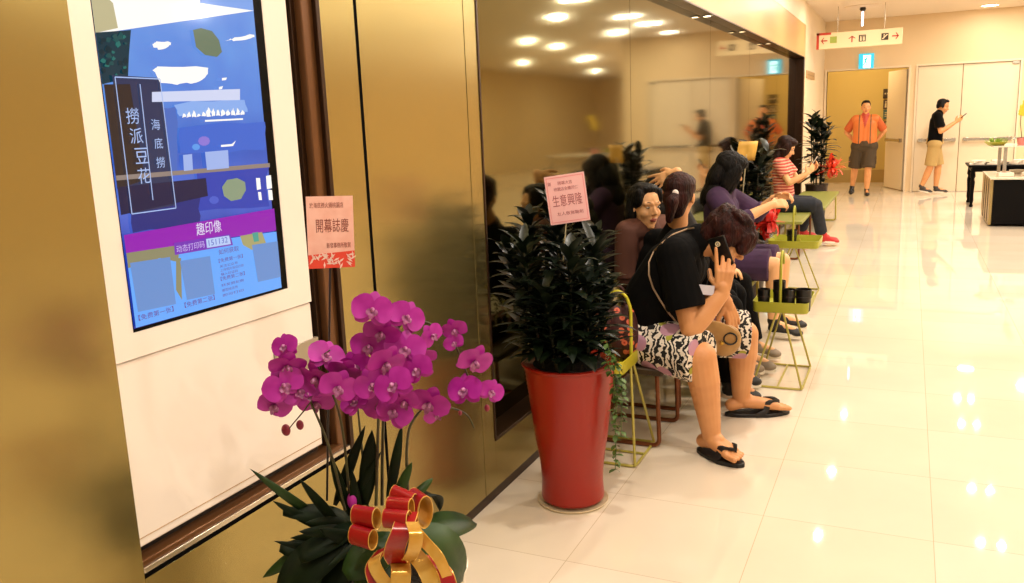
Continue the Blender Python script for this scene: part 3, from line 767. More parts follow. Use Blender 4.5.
# ribbon bow
M_red = mat('red_ribbon', '#a00e12', rough=.28, spec=.6)
M_gold = mat('gold_ribbon', '#d9a23e', rough=.25, metal=.35, noise='#e9c06a', nscale=20)
bowc = at(400, 528, Y=1.44)
bow = MB().ell(bowc, (.02, .015, .02)).build('ribbon_bow', M_red, orchid)
def smooth_path(P_, k=6):
    Q = []
    for i in range(len(P_) - 1):
        p0, p1, p2, p3 = P_[max(i - 1, 0)], P_[i], P_[i + 1], P_[min(i + 2, len(P_) - 1)]
        for j in range(k):
            t = j / k
            Q.append(.5 * ((2 * p1) + (p2 - p0) * t + (2 * p0 - 5 * p1 + 4 * p2 - p3) * t * t + (-p0 + 3 * p1 - 3 * p2 + p3) * t ** 3))
    return Q + [P_[-1]]
def ribbon(path, wvec, both=None):
    """double-sided ribbon: outer face red, inner face gold, gold piping on both edges"""
    path = [V(p) for p in path]; n = len(path); wv = [V(w_) for w_ in wvec] if isinstance(wvec, list) else [V(wvec)] * n
    mb = MB(); out = []; inn = []
    for i in range(n):
        t = (path[min(i + 1, n - 1)] - path[max(i - 1, 0)]).normalized(); nr = t.cross(wv[i]).normalized() * .0009
        out += [path[i] - wv[i] / 2 + nr, path[i] + wv[i] / 2 + nr]; inn += [path[i] - wv[i] / 2 - nr, path[i] + wv[i] / 2 - nr]
    fo = [(2 * i, 2 * i + 1, 2 * i + 3, 2 * i + 2) for i in range(n - 1)]
    mb.cur = 0; mb.add(out, fo); mb.cur = 1; mb.add(inn, fo)
    mb.cur = 1
    for s_ in (-.5, .5): mb.tube([path[i] + wv[i] * s_ for i in range(n)], .0013, n=5)
    o = mb.build('ribbon_loop', [M_red, M_gold], None)
    o.data.transform(Matrix.Translation(-ORC)); o.parent = bow
    return o
def loop(c, ax, hgt, dep, width, flip=1, squash=1.0, start=0.):
    hgt *= 1.12; dep *= 1.1; width *= 1.05
    """an elliptical ribbon loop; ax = direction of the band's width"""
    c = V(c); ax = V(ax).normalized(); up = V((0, 0, 1)); up = (up - ax * up.dot(ax)).normalized(); fw = ax.cross(up)
    pts = [c + up * (hgt * math.cos(start + a * 2 * PI / 24)) + fw * (dep * math.sin(start + a * 2 * PI / 24)) for a in range(25)]
    ribbon(pts, ax * (-width * flip))
RX = RGT.copy()
def rp(x, y, Y_): return at(x, y, Y=Y_)
loop(rp(366, 517, 1.40), RX + FWD * -.55, .021, .014, .055, -1)
loop(rp(363, 537, 1.38), RX + FWD * -.6 + V((0, 0, -.1)), .020, .014, .052, -1)
loop(rp(403, 497, 1.44), RX * .95 + FWD * -.45 + V((0, 0, -.3)), .016, .012, .05, -1)
loop(rp(400, 507, 1.40), RX + FWD * -.35, .018, .013, .05, -1)
loop(rp(397, 519, 1.38), RX + FWD * -.3, .018, .014, .052, -1)
loop(rp(419, 508, 1.46), RX * .6 + FWD * -.75 + V((0, 0, -.2)), .034, .018, .045, -1)
def strip(pix, width, wdir=None, flip=False):
    path = smooth_path([rp(*q) for q in pix])
    w_ = (V(wdir) if wdir is not None else RX).normalized() * width
    ribbon(path, w_ * (-1 if flip else 1))
strip([(408, 512, 1.40), (402, 530, 1.355), (396, 545, 1.35), (394, 556, 1.37), (398, 564, 1.39)], .042, RX, False)
strip([(412, 522, 1.375), (416, 535, 1.35), (414, 550, 1.355), (408, 560, 1.38)], .026, RX, True)
strip([(410, 525, 1.39), (425, 542, 1.38), (440, 560, 1.38), (452, 590, 1.39)], .022, RX + UPV * .9, True)
strip([(400, 560, 1.40), (401, 572, 1.37), (400, 590, 1.36), (400, 620, 1.36)], .040, RX, True)
strip([(380, 550, 1.40), (374, 562, 1.37), (380, 576, 1.36), (392, 590, 1.36)], .026, RX + UPV * .5, True)
strip([(384, 548, 1.40), (372, 566, 1.37), (378, 590, 1.36), (384, 615, 1.36)], .030, RX * .9 + UPV * .3, False)
strip([(412, 552, 1.40), (424, 566, 1.38), (432, 585, 1.37), (434, 600, 1.37)], .034, RX + UPV * .5, True)
strip([(432, 556, 1.42), (444, 570, 1.39), (450, 590, 1.38), (452, 610, 1.38)], .034, RX * .9 - UPV * .1, False)

# ================================================================== RED POT PLANT
PC = V((-1.205, 3.085, 0))
plant = thing('potted_plant', 'bushy dark green plant in a tall ribbed red pot beside the glass front', 'potted plant', tuple(PC))
prof = [(.001, .012), (.118, .012), (.128, .02)]
for i in range(60):
    t = i / 59; z = .025 + t * .565
    r = .130 - .006 * math.sin(PI * min(1, t * 2.2)) + .062 * max(0, t - .12) ** 1.15 + (.0016 if i % 2 else 0)
    prof.append((r, z))
prof += [(.194, .594), (.196, .60), (.190, .604), (.180, .598), (.001, .57)]
MB().lathe(tuple(PC), prof, 56).build('pot', mat('red_lacquer', '#9a1a09', rough=.3, spec=.5), plant)
M_sauc = mat('clear_saucer', '#e6d3ae', rough=.1)
MB().lathe(tuple(PC), [(.001, 0), (.140, 0), (.148, .010), (.146, .011), (.138, .004), (.001, .004)], 48).build('saucer', M_sauc, plant)
MB().lathe(tuple(PC), [(.001, .57), (.18, .572), (.17, .592), (.001, .60)], 30).build('soil', mat('soil', '#140e08', rough=1, bump=1, bscale=70), plant)
M_dfol = mat('dark_foliage', '#081207', rough=.38, noise='#0f1d0a', nscale=9)
fol = MB(); rd = random.Random(11); stems = MB()
ST = [(-.02, -.02, .60, .0, -.1), (.07, .03, .48, .15, .0), (-.10, .02, .60, -.32, .02), (.05, -.10, .50, .15, -.35), (-.07, -.10, .52, -.2, -.3), (.04, .10, .52, .1, .3),
      (-.09, .09, .46, -.25, .28), (.10, -.05, .36, .10, -.3), (-.13, -.02, .48, -.5, -.05), (.0, -.13, .36, 0, -.5), (.10, .06, .32, .12, .3), (-.04, .03, .66, -.12, .05)]
for (dx, dy, hgt, lx, ly) in ST:
    b0 = PC + V((dx, dy, .58)); tp = b0 + V((lx * .22, ly * .22, hgt))
    stems.tube([lerp(b0, tp, k / 5) for k in range(6)], .006, n=6)
    n = int(hgt * 115) + 14
    for i in range(n):
        t = i / (n - 1); p = lerp(b0, tp, t)
        a = i * 2.39996 + dx * 40; el = .25 + .75 * t + rd.uniform(-.25, .25)
        d = V((math.cos(a) * math.cos(el), math.sin(a) * math.cos(el), math.sin(el)))
        L_ = rd.uniform(.11, .17) * (1 - .15 * t)
        e = p + d * L_
        if e.z - .25 * L_ < .645: continue
        if e.x < W - .08: d.x += .8; d.normalize()
        up = V((-d.x * d.z, -d.y * d.z, 1 - d.z * d.z)) if abs(d.z) < .97 else V((1, 0, 0))
        fol.blade(p, d, up, L_, rd.uniform(.016, .023), droop=-rd.uniform(.3, 1.1), n=5, fold=.25)
fol.build('foliage', M_dfol, plant); stems.build('stem', mat('plant_stem', '#2c2a14', rough=.6), plant)
# trailing vine
vn = MB(); vp = [at(608, 362, Y=2.98), at(613, 378, Y=2.99), at(617, 400, Y=3.0), at(615, 425, Y=3.0), at(616, 450, Y=3.01), at(615, 474, Y=3.02)]
for j, off in enumerate((V((0, 0, 0)), V((.018, .02, .03)), V((-.012, .015, .08)))):
    pts = []
    for i in range(len(vp) - 1 - j):
        for k in range(5): pts.append(lerp(vp[i], vp[i + 1], k / 5) + off)
    vn.tube(pts, .0016, n=5)
    for i, p in enumerate(pts):
        for k in range(2):
            a = rd.uniform(0, 2 * PI); d = V((math.cos(a), math.sin(a), rd.uniform(-.7, .4)))
            vn.blade(p, d, V((0, 0, 1)), rd.uniform(.024, .036), .010, droop=-.6, n=3)
vn.build('trailing_vine', mat('vine_green', '#4f6a2c', rough=.5), plant)

# ================================================================== PEOPLE
M_skin = mat('skin', '#d99a62', rough=.5, noise='#d08e58', nscale=9)
M_skin_pale = mat('skin_pale', '#e6ac76', rough=.5)
M_liptone = mat('lip_tone', '#b05a48', rough=.4)
M_eye = mat('eye_white', '#b9a58c', rough=.35)
M_iris = mat('iris', '#140c08', rough=.15)
def mat_hair(name, a, b_): return mat(name, a, rough=.55, spec=.22, noise=b_, nscale=45, bump=.9, bscale=130, stretch=(1, 1, .2))
M_hair = mat_hair('black_hair', '#050303', '#0d0705')
M_hair_red = mat_hair('auburn_hair', '#1c0705', '#3a120b')
M_tee = mat('black_cotton', '#040303', rough=.9, spec=.15)

class Head:
    """a head at c, facing f with the crown towards u; local axes: right, front, up"""
    def __init__(s, c, f, u=(0, 0, 1), k=1.0):
        s.c = V(c); s.f = V(f).normalized(); u = V(u); s.u = (u - s.f * u.dot(s.f)).normalized(); s.r = s.f.cross(s.u); s.k = k
    def w(s, x, y, z): return s.c + (s.r * x + s.f * y + s.u * z) * s.k
    def loc(s, p): d = (V(p) - s.c) / s.k; return V((d.dot(s.r), d.dot(s.f), d.dot(s.u)))
    def ell(s, mb, c, r): mb.ell(s.w(*c), tuple(q * s.k for q in r), s.r, s.f, s.u)
    def cap(s, mb, a, b, ra, rb=None): mb.cap(s.w(*a), s.w(*b), ra * s.k, (ra if rb is None else rb) * s.k)
    def prims(s, mb):
        s.ell(mb, (0, -.012, .035), (.073, .092, .078)); s.ell(mb, (0, .022, -.02), (.061, .064, .082)); s.ell(mb, (0, .028, -.066), (.047, .050, .045))
        s.ell(mb, (0, .060, -.096), (.022, .018, .018))
        s.cap(mb, (0, .080, .010), (0, .101, -.022), .0075, .0115)
        for q in (-1, 1):
            s.ell(mb, (q * .0105, .092, -.028), (.008, .009, .007)); s.ell(mb, (q * .036, .050, -.026), (.026, .026, .026))
            s.cap(mb, (q * .012, .076, .028), (q * .045, .062, .026), .011, .010)
            s.ell(mb, (q * .074, -.008, -.012), (.010, .020, .031))
        s.ell(mb, (0, .081, -.054), (.023, .011, .006)); s.ell(mb, (0, .080, -.064), (.019, .011, .007))
    def is_lip(s, p):
        q = s.loc(p); return abs(q.x) < .024 - abs(q.z + .058) * .9 and q.y > .076 and -.070 < q.z < -.049
    def features(s, parent, brow=M_hair):
        for q in (-1, 1):
            e = MB(); s.ell(e, (q * .031, .071, .008), (.0135, .010, .0048)); eo = e.build('eye', M_eye, parent)
            e = MB(); s.ell(e, (q * .031, .0765, .008), (.0062, .0055, .0052)); e.build('iris', M_iris, eo) if False else e.build('iris', M_iris, parent)
            e = MB(); pts = [s.w(q * (.014 + .034 * t), .087 - .018 * t - .004, .026 + .008 * math.sin(PI * (t * .8 + .1))) for t in (0, .25, .5, .75, 1)]
            e.tube(pts, [.002 * s.k, .0032 * s.k, .0032 * s.k, .0028 * s.k, .0015 * s.k], n=6); e.build('eyebrow', brow, parent)

def hand(mb, w, d, nrm, thumb, k=1.0, curls=(.5, .5, .5, .5), tcurl=.3, spread=.05, fold=None):
    """palm from wrist w along d, palm faces nrm, thumb on the +/- side; fingers bend towards nrm"""
    w = V(w); d = V(d).normalized(); nrm = V(nrm); nrm = (nrm - d * nrm.dot(d)).normalized(); sd = d.cross(nrm) * thumb
    mb.cap(w - d * .02 * k, w + d * .02 * k, .026 * k, .026 * k)
    for q in (-.026, -.009, .009, .026): mb.cap(w + d * .015 * k + sd * q * .7 * k, w + d * .078 * k + sd * q * k, .0145 * k, .0125 * k)
    lens = ((.042, .026, .021), (.047, .030, .023), (.044, .028, .022), (.034, .021, .019))
    for i, q in enumerate((.031, .0105, -.0105, -.030)):
        p = w + d * (.083 - (.008 if i == 3 else 0)) * k + sd * q * k
        dd = (d + sd * (spread * (1.5 - i))).normalized(); cu = curls[i]
        n0 = nrm; r0 = .0098 * k * (.88 if i == 3 else 1)
        for j, L_ in enumerate(lens[i]):
            ax = dd.cross(n0).normalized(); a = cu * (.75, 1.0, .75)[j]
            dn = (dd * math.cos(a) + n0 * math.sin(a)).normalized(); nn = (n0 * math.cos(a) - dd * math.sin(a)).normalized()
            e = p + dn * L_ * k
            mb.cap(p, e, r0 * (1 - .09 * j), r0 * (1 - .09 * (j + 1)), n=10, k=3); p, dd, n0 = e, dn, nn
    p = w + d * .022 * k + sd * .026 * k; dd = (d * .62 + sd * .72 + nrm * (.15 + tcurl)).normalized()
    e = p + dd * .042 * k; mb.cap(p, e, .0135 * k, .0115 * k); d2 = (dd * .7 + d * .55 - sd * tcurl * .4 + nrm * tcurl * .5).normalized(); mb.cap(e, e + d2 * .033 * k, .0112 * k, .0092 * k)

def foot(mb, an, toe, k=1.0):
    """bare foot from the ankle to the toes on the floor"""
    an = V(an); toe = V(toe); d = V((toe.x - an.x, toe.y - an.y, 0)).normalized(); sd = V((-d.y, d.x, 0)); h0 = toe.z
    heel = V((an.x, an.y, h0 + .030 * k)) - d * .045 * k
    mb.cap(heel, V((an.x, an.y, h0 + .05 * k)) + d * .03 * k, .030 * k, .034 * k)
    mb.cap(an, V((an.x, an.y, h0 + .045 * k)) + d * .02 * k, .038 * k, .036 * k)
    L_ = (V((toe.x, toe.y, 0)) - V((an.x, an.y, 0))).length
    for q in (-.022, 0, .022): mb.cap(V((an.x, an.y, h0 + .045 * k)) + d * .02 * k + sd * q * .5, V((an.x, an.y, h0 + .020 * k)) + d * (L_ - .055 * k) + sd * q * 1.25 * k, .030 * k, .018 * k)
    for i, q in enumerate((-.040, -.017, .003, .022, .040)):
        e = V((an.x, an.y, h0 + .013 * k)) + d * (L_ - (.002, .0, .006, .014, .024)[i] * k) + sd * q * k
        mb.cap(V((an.x, an.y, h0 + .016 * k)) + d * (L_ - .05 * k) + sd * q * .92 * k, e, (.0115, .0085, .008, .008, .0075)[i] * k, (.0115, .0080, .0078, .0075, .0070)[i] * k)

class Person:
    def __init__(s, label, base, J, g=1.0, voxel=.007, group=None):
        s.root = thing('person', label, 'person', base, group); s.J = {k_: V(v) if not isinstance(v, (int, float)) else v for k_, v in J.items()}; s.g = g; s.vx = voxel
        J = s.J; s.lat = (J['shR'] - J['shL']).normalized(); s.hlat = (J['hipR'] - J['hipL']).normalized()
        s.w = J.get('w', .075); s.r = J.get('r', .105)
    def torso(s, mb, d=0., low=0.):
        J = s.J; P_ = (J['hipR'] + J['hipL']) / 2; C_ = (J['shR'] + J['shL']) / 2; ax = (C_ - P_).normalized()
        lo = P_ + ax * (.04 + low); mid_ = J.get('belly', lerp(P_, C_, .45)); hi = C_ - ax * .09
        for q in (-1, 0, 1):
            mb.cap(lo + s.hlat * q * s.w, mid_ + s.lat * q * s.w * .92, s.r + d, s.r * J.get('bk', .95) + d); mb.cap(mid_ + s.lat * q * s.w * .92, hi + s.lat * q * s.w * 1.1, s.r * J.get('bk', .95) + d, s.r * .92 + d)
        mb.cap(J['shL'] + s.lat * .03, J['shR'] - s.lat * .03, .062 * s.g + d, .062 * s.g + d)
        mb.cap(C_ + ax * .0, J['neck'], .075 * s.g + d, .055 * s.g + d * .6)
    def body(s, m, head, hands=(), bare=(), foot_k=1.0, arm=1.0, leg=1.0, extra=None):
        J = s.J; g = s.g; mb = MB(); s.torso(mb, -.012)
        mb.cap(J['neck'] - V((0, 0, .02)), head.w(0, -.018, -.05), .054 * (.6 + .4 * g), .050); head.prims(mb)
        for q in 'LR':
            mb.cap(J['sh' + q], J['el' + q], .047 * g * arm, .038 * g * arm); mb.cap(J['el' + q], lerp(J['el' + q], J['wr' + q], .35), .038 * g * arm, .039 * g * arm); mb.cap(lerp(J['el' + q], J['wr' + q], .35), J['wr' + q], .039 * g * arm, .026 * g)
            mb.cap(J['hip' + q], J['kn' + q], .086 * g * leg, .056 * g * leg)
            ca = lerp(J['kn' + q], J['an' + q], .32)
            mb.cap(J['kn' + q], ca, .056 * g * leg, .056 * g * leg); mb.cap(ca, J['an' + q], .056 * g * leg, .034 * g)
        for h in hands: hand(mb, **h)
        for q in bare: foot(mb, J['an' + q], J['toe' + q], foot_k)
        for q in 'LR':
            if q not in bare: mb.cap(J['an' + q], lerp(J['an' + q], J['toe' + q], .7) + V((0, 0, .02)), .034 * g, .025)
        if extra: extra(mb)
        return mb.remesh('body', [m, M_liptone], s.root, s.vx, 2, paint=lambda p: 1 if head.is_lip(p) else 0)
    def shirt(s, m, sleeve=.6, d=.012, fore=0., name='shirt', low=0., loose=.014, disp=None):
        J = s.J; g = s.g; mb = MB(); s.torso(mb, d, low)
        for q in 'LR':
            t = min(sleeve, 1); e = lerp(J['sh' + q], J['el' + q], t)
            mb.cap(J['sh' + q], lerp(J['sh' + q], e, .3), .056 * g + d, .054 * g + d)
            mb.frust(J['sh' + q], e, .055 * g + d, .047 * g + d + loose)
            if fore > 0:
                mb.cap(e, e, .042 * g + d + .006); mb.frust(J['el' + q], lerp(J['el' + q], J['wr' + q], fore), .046 * g + d, .032 * g + d)
        return mb.remesh(name, m, s.root, s.vx, 3, disp=disp)
    def pants(s, m, thigh=1.0, shin=0., d=.014, name='trousers', hem=.02, disp=None, leg=1.0):
        J = s.J; g = s.g; mb = MB(); P_ = (J['hipR'] + J['hipL']) / 2
        mb.cap(J['hipL'] , J['hipR'], s.r + d, s.r + d)
        C_ = (J['shR'] + J['shL']) / 2; mb.frust(P_, lerp(P_, C_, .22), s.r + s.w * .5 + d * .5, s.r + s.w * .35)
        for q in 'LR':
            k_ = lerp(J['hip' + q], J['kn' + q], thigh)
            mb.cap(J['hip' + q], lerp(J['hip' + q], k_, .4), .09 * g * leg + d, .086 * g * leg + d)
            mb.frust(lerp(J['hip' + q], k_, .2), k_, .088 * g * leg + d, .062 * g * leg + d + hem)
            if shin > 0:
                mb.cap(k_, k_, .062 * g * leg + d); mb.frust(J['kn' + q], lerp(J['kn' + q], J['an' + q], shin), .060 * g * leg + d, .045 * g + d + hem)
        return mb.remesh(name, m, s.root, s.vx, 3, disp=disp)
    def shoe(s, q, m, m_sole, k=1.0, high=.055):
        J = s.J; an = J['an' + q]; toe = J['toe' + q]; d = (toe - an); up = V((0, 0, 1)); zt = toe.z
        heel = V((an.x, an.y, an.z - .075)); dh = V((toe.x, toe.y, toe.z)) - heel; dd = dh.normalized(); sd = V((-dd.y, dd.x, 0)).normalized(); nu = sd.cross(-dd) if sd.cross(-dd).z > 0 else dd.cross(sd)
        if nu.z < 0: nu = -nu
        h0 = heel - dd * .045; L_ = (toe - h0).length
        mb = MB()
        mb.cap(h0 + dd * .045 + nu * .045, h0 + dd * .09 + nu * .05, .040 * k, .040 * k)
        mb.cap(h0 + dd * .05 + nu * .04, h0 + dd * (L_ - .05) + nu * .030, .040 * k, .032 * k)
        mb.ell(h0 + dd * (L_ - .055) + nu * .028, (.055, .046 * k, .028), dd, sd, nu)
        mb.cap(h0 + dd * .06 + nu * .06, an + V((0, 0, .02)), .042 * k, .042 * k)
        s_ = mb.remesh('shoe', m, s.root, .006, 2)
        sm = MB(); n = 22
        pts = []
        for i in range(n):
            a = 2 * PI * i / n; x = L_ / 2 + math.cos(a) * L_ / 2; y = math.sin(a) * (.040 if math.cos(a) < -.2 else .046) * k
            pts.append(h0 + dd * x + sd * y)
        sm.prism(pts, nu * .022); sm.build('shoe_sole', m_sole, s.root)
def hair(head, prims, m, parent, voxel=.006, name='hair', seed=1, rough=.004):
    mb = MB()
    for p in prims:
        if len(p) == 2: head.ell(mb, *p)
        else: head.cap(mb, *p)
    rd_ = random.Random(seed)
    from mathutils import noise as nz
    def disp(co):
        q = head.loc(co) * 1.0
        n_ = nz.noise(V((q.x * 60, q.y * 60, q.z * 18 + seed)))
        return V(co) + (V(co) - head.c).normalized() * (n_ * rough)
    return mb.remesh(name, m, parent, voxel, 1, disp=disp)

# ---------------- man on the phone, in flip-flops
J = dict(hipR=(-1.13, 3.85, .50), hipL=(-1.13, 4.09, .50), belly=(-1.07, 3.95, .71), shR=(-.945, 3.77, .935), shL=(-.945, 4.13, .935), neck=(-.875, 3.945, .98),
         elR=(-.855, 3.715, .605), wrR=(-.728, 3.775, .765), elL=(-.86, 4.24, .66), wrL=at(726, 302, Y=4.10),
         knR=(-.815, 3.725, .475), anR=(-.765, 3.735, .105), toeR=(-.615, 3.65, .028), knL=(-.715, 4.27, .455), anL=(-.735, 4.33, .105), toeL=(-.515, 4.435, .028), r=.135, w=.075)
man = Person('seated man in black T-shirt and floral shorts holding a phone to his ear', (-1.0, 3.95, 0), J, g=1.28, voxel=.0045)
hd = Head((-.748, 3.945, .985), (.80, -.06, -.60), (.6, 0, .8), 1.06)
ph_c = V((-.742, 3.825, .935)); ph_u = (at(717, 238, Y=3.82) - at(729, 272, Y=3.83)).normalized(); ph_n = V((-.25, -.95, .1)); ph_n = (ph_n - ph_u * ph_n.dot(ph_u)).normalized(); ph_s = ph_u.cross(ph_n)
def man_extra(mb): pass
man.body(M_skin, hd, hands=[dict(w=(-.728, 3.772, .775), d=(.10, -.02, .9), nrm=(-.2, .95, .0), thumb=1, curls=(.05, .75, .8, .85), tcurl=.5, spread=.10, k=1.12),
                            dict(w=at(726, 302, Y=4.10), d=at(739, 336, Y=4.12) - at(726, 302, Y=4.10), nrm=(-.5, .45, -.35), thumb=-1, curls=(.25, .28, .3, .35), tcurl=.2, spread=.12, k=1.12)], bare='LR', foot_k=1.1, leg=1.02, arm=1.0)
man.shirt(M_tee, sleeve=.72, d=.014, loose=.020, low=-.06, name='t_shirt')
sh_o = [o for o in man.root.children if o.name.startswith('t_shirt')][0]
man.pants(mat_floral(), thigh=1.02, d=.016, hem=.030, name='floral_shorts', leg=1.0)
hair(hd, [((0, -.022, .045), (.089, .106, .086)), ((0, .02, .062), (.084, .096, .062)), ((0, -.075, -.01), (.075, .05, .07)), ((0, .075, .045), (.066, .040, .036)), ((.03, .085, .02), (.04, .028, .03)), ((-.03, .085, .022), (.04, .028, .03)),
          ((.068, .0, .03), (.022, .055, .05)), ((-.068, .0, .03), (.022, .055, .05)), ((0, -.06, .10), (.06, .05, .035)), ((.02, .0, .125), (.05, .06, .022))], M_hair_red, man.root, rough=.010, seed=3)
hd.features(man.root)
# flip-flops
M_ff = mat('black_rubber', '#0d0a09', rough=.5)
mb_ = [o for o in man.root.children if o.name.startswith('body')][0].data
man_bvh = BVHTree.FromPolygons([v.co + V(man.root['base']) for v in mb_.vertices], [p.vertices for p in mb_.polygons])
def flipflop(an, toe, label, k=1.1):
    an = V(an); toe = V(toe); d = V((toe.x - an.x, toe.y - an.y, 0)); L_ = d.length; d.normalize(); sd = V((-d.y, d.x, 0)); o = V((an.x, an.y, 0))
    t = thing('flip_flop', label, 'flip-flop', tuple(o), 'flip-flops of the man on the phone')
    pts = []
    for i in range(28):
        a = 2 * PI * i / 28; x = (L_ - .06) / 2 - .005 + math.cos(a) * (L_ + .10) / 2; y = math.sin(a) * (.052 if math.cos(a) > 0 else .043) * k * (1 - .08 * math.cos(a * 2))
        pts.append(o + d * x + sd * y)
    MB().prism(pts, V((0, 0, .020))).build('sole', M_ff, t, bevel=.004)
    n_ = o + d * (L_ - .045) + sd * .012
    st = MB()
    for q in (-1, 1):
        p0 = n_ + V((0, 0, .03)); p1 = o + d * (L_ * .62) + sd * q * .045 * k + V((0, 0, .05)); p2 = o + d * (L_ * .30) + sd * q * .056 * k + V((0, 0, .014))
        pp = [lerp(lerp(p0, p1, i / 10), lerp(p1, p2, i / 10), i / 10) for i in range(11)]
        for i in range(10):
            ht = man_bvh.ray_cast(V((pp[i].x, pp[i].y, .30 if i < 3 else .14)), V((0, 0, -1)))
            if ht[0] is not None and ht[0].z > pp[i].z - .02: pp[i].z = ht[0].z + .003
        wv = [V((0, 0, .6)) * .024 + d * .018 for _ in pp]
        vs = []
        for i, p_ in enumerate(pp):
            h_ = .010 + .007 * i / 10; vs.append([p_ + d * h_ + V((0, 0, .009)), p_ + d * h_ - V((0, 0, .004)), p_ - d * h_ - V((0, 0, .004)), p_ - d * h_ + V((0, 0, .009))])
        st.rings(vs)
    st.cap(n_ + V((0, 0, .012)), n_ + V((0, 0, .036)), .006)
    st.build('strap', M_ff, t)
flipflop(J['anR'], J['toeR'], 'black flip-flop on the near foot of the man with the phone')
flipflop(J['anL'], J['toeL'], 'black flip-flop on the far foot of the man with the phone')
# phone in his hand
ph = thing('smartphone', 'black phone at the ear of the man in floral shorts', 'phone', tuple(ph_c))
MB().obox(ph_c, ph_s, ph_u, ph_n, .041, .082, .0055).build('phone_case', M_black, ph, bevel=.004)
pm = MB(); cm = ph_c + ph_u * .05 - ph_s * .0 + ph_n * .0062
pm.tube([cm + (ph_s * math.cos(a * PI / 9) + ph_u * math.sin(a * PI / 9)) * .0095 for a in range(18)], .003, n=6, closed=True); pm.build('lens_ring', mat('pale_ring', '#d8c49a', rough=.3), ph)
MB().ell(cm, (.0045, .0045, .001), ph_s, ph_u, ph_n).build('lens', mat('pale_dot', '#efe3c8', rough=.3), ph)
# crossbody bag and its strap over his back
M_bag = mat('tan_leather', '#b48a4e', rough=.5, noise='#a67c42', nscale=20)
bag = thing('shoulder_bag', 'tan leather crossbody bag on the lap of the man in floral shorts', 'bag', (-.80, 3.98, .5))
mb = MB(); bc = V((-.80, 3.98, .515)); ba = V((.25, -.95, -.2)).normalized(); bu = V((.35, 0, .93)); bu = (bu - ba * bu.dot(ba)).normalized(); bs = bu.cross(ba)
for q in (-1, 0, 1): mb.ell(bc + bs * q * .055 - bu * .01, (.075, .085, .045), bs, bu, ba)
mb.remesh('bag_body', M_bag, bag, .006, 3)
mb = MB(); fl_ = bc + ba * .042
mb.ell(fl_ + bu * .035, (.105, .055, .012), bs, bu, ba); mb.build('flap', M_bag, bag)
for q in (-.07, .03): MB().ell(fl_ + bs * q + ba * .014 - bu * .005, (.011, .011, .006), bs, bu, ba).build('rivet', mat('brass', '#c9a247', rough=.25, metal=.9), bag)
MB().tube([fl_ + bs * (.06 + .03 * math.cos(a)) + bu * (.03 + .03 * math.sin(a)) + ba * .012 for a in [i * PI / 8 for i in range(16)]], .004, n=6, closed=True).build('ring', M_black, bag)
me = sh_o.data; bt = BVHTree.FromPolygons([v.co + V(man.root['base']) for v in me.vertices], [p.vertices for p in me.polygons])
sp = []
for (x, y, Y_) in ((694, 228, 3.9), (687, 229, 3.84), (674, 234, 3.78), (662, 243, 3.74), (654, 251, 3.72), (649, 262, 3.71), (649, 275, 3.70), (653, 288, 3.70), (660, 300, 3.71), (668, 312, 3.72), (676, 322, 3.72)):
    d = (at(x, y, Y=Y_) - CAM).normalized(); hit = bt.ray_cast(CAM, d)
    if hit[0] is not None: sp.append(hit[0] - d * .006)
MB().tube(sp, .0045, n=6).build('chain_strap', mat('strap_metal', '#a5886a', rough=.35, metal=.5), bag)
# badge
bd = thing('name_badge', 'small white badge on a cord at the chest of the man in floral shorts', 'badge', tuple(at(707, 290, Y=3.74)))
c = at(706, 290, Y=3.735); xd = V((.9, .35, -.12)).normalized(); yd = V((0, 0, 1)); yd = (yd - xd * yd.dot(xd)).normalized()
MB().obox(c, xd, yd, xd.cross(yd), .036, .022, .0015).build('badge_card', mat('badge_white', '#cdc6cf', rough=.3), bd, smooth=False)
MB().tube([c + yd * .022, at(709, 275, Y=3.75), at(706, 260, Y=3.78)], .0018, n=5).build('cord', M_black, bd)

# ---------------- woman with the ponytail
J = dict(hipR=(-1.24, 4.30, .50), hipL=(-1.30, 4.54, .50), shR=(-.99, 4.24, .90), shL=(-1.21, 4.42, .90), neck=(-1.07, 4.33, .99), elR=(-.93, 4.33, .72), wrR=(-.98, 4.5, .60), elL=(-1.15, 4.62, .74), wrL=(-.98, 4.65, .60),
         knR=(-.84, 4.45, .50), anR=(-.83, 4.50, .11), toeR=(-.66, 4.53, .02), knL=(-.86, 4.66, .50), anL=(-.87, 4.72, .11), toeL=(-.70, 4.80, .02), r=.10, w=.06)
p1 = Person('woman in black with an auburn ponytail, seen from behind', (-1.1, 4.4, 0), J, g=1.0, voxel=.007)
hd = Head(at(680, 196, Y=4.30), (.10, .97, -.12), (0, 0, 1), .97)
p1.body(M_skin, hd, hands=[dict(w=(-.98, 4.5, .60), d=(.7, .4, -.1), nrm=(0, 0, -1), thumb=-1), dict(w=(-.98, 4.65, .60), d=(.9, -.1, -.1), nrm=(0, 0, -1), thumb=1)])
p1.shirt(M_tee, sleeve=1, fore=.3); p1.pants(M_tee, 1, .9)
M_navy = mat('dark_sneaker', '#15120f', rough=.6); M_sole = mat('white_sole', '#e6dac6', rough=.5)
p1.shoe('R', M_navy, M_sole); p1.shoe('L', M_navy, M_sole)
hair(hd, [((0, -.018, .045), (.084, .100, .084)), ((0, -.06, -.01), (.074, .055, .085)), ((0, -.055, -.06), (.055, .04, .06)), ((.0, .03, .075), (.072, .07, .045)), ((-.064, -.005, .015), (.018, .05, .05)), ((.064, -.03, .02), (.016, .04, .05))], M_hair_red, p1.root, rough=.003)
pt = hd.w(-.022, -.118, .005)
hair(hd, [((.018, -.122, .0), (.012, -.150, -.035), .022, .036), ((.012, -.150, -.035), (-.004, -.140, -.125), .036, .02)], M_hair_red, p1.root, name='ponytail', rough=.005, seed=5)
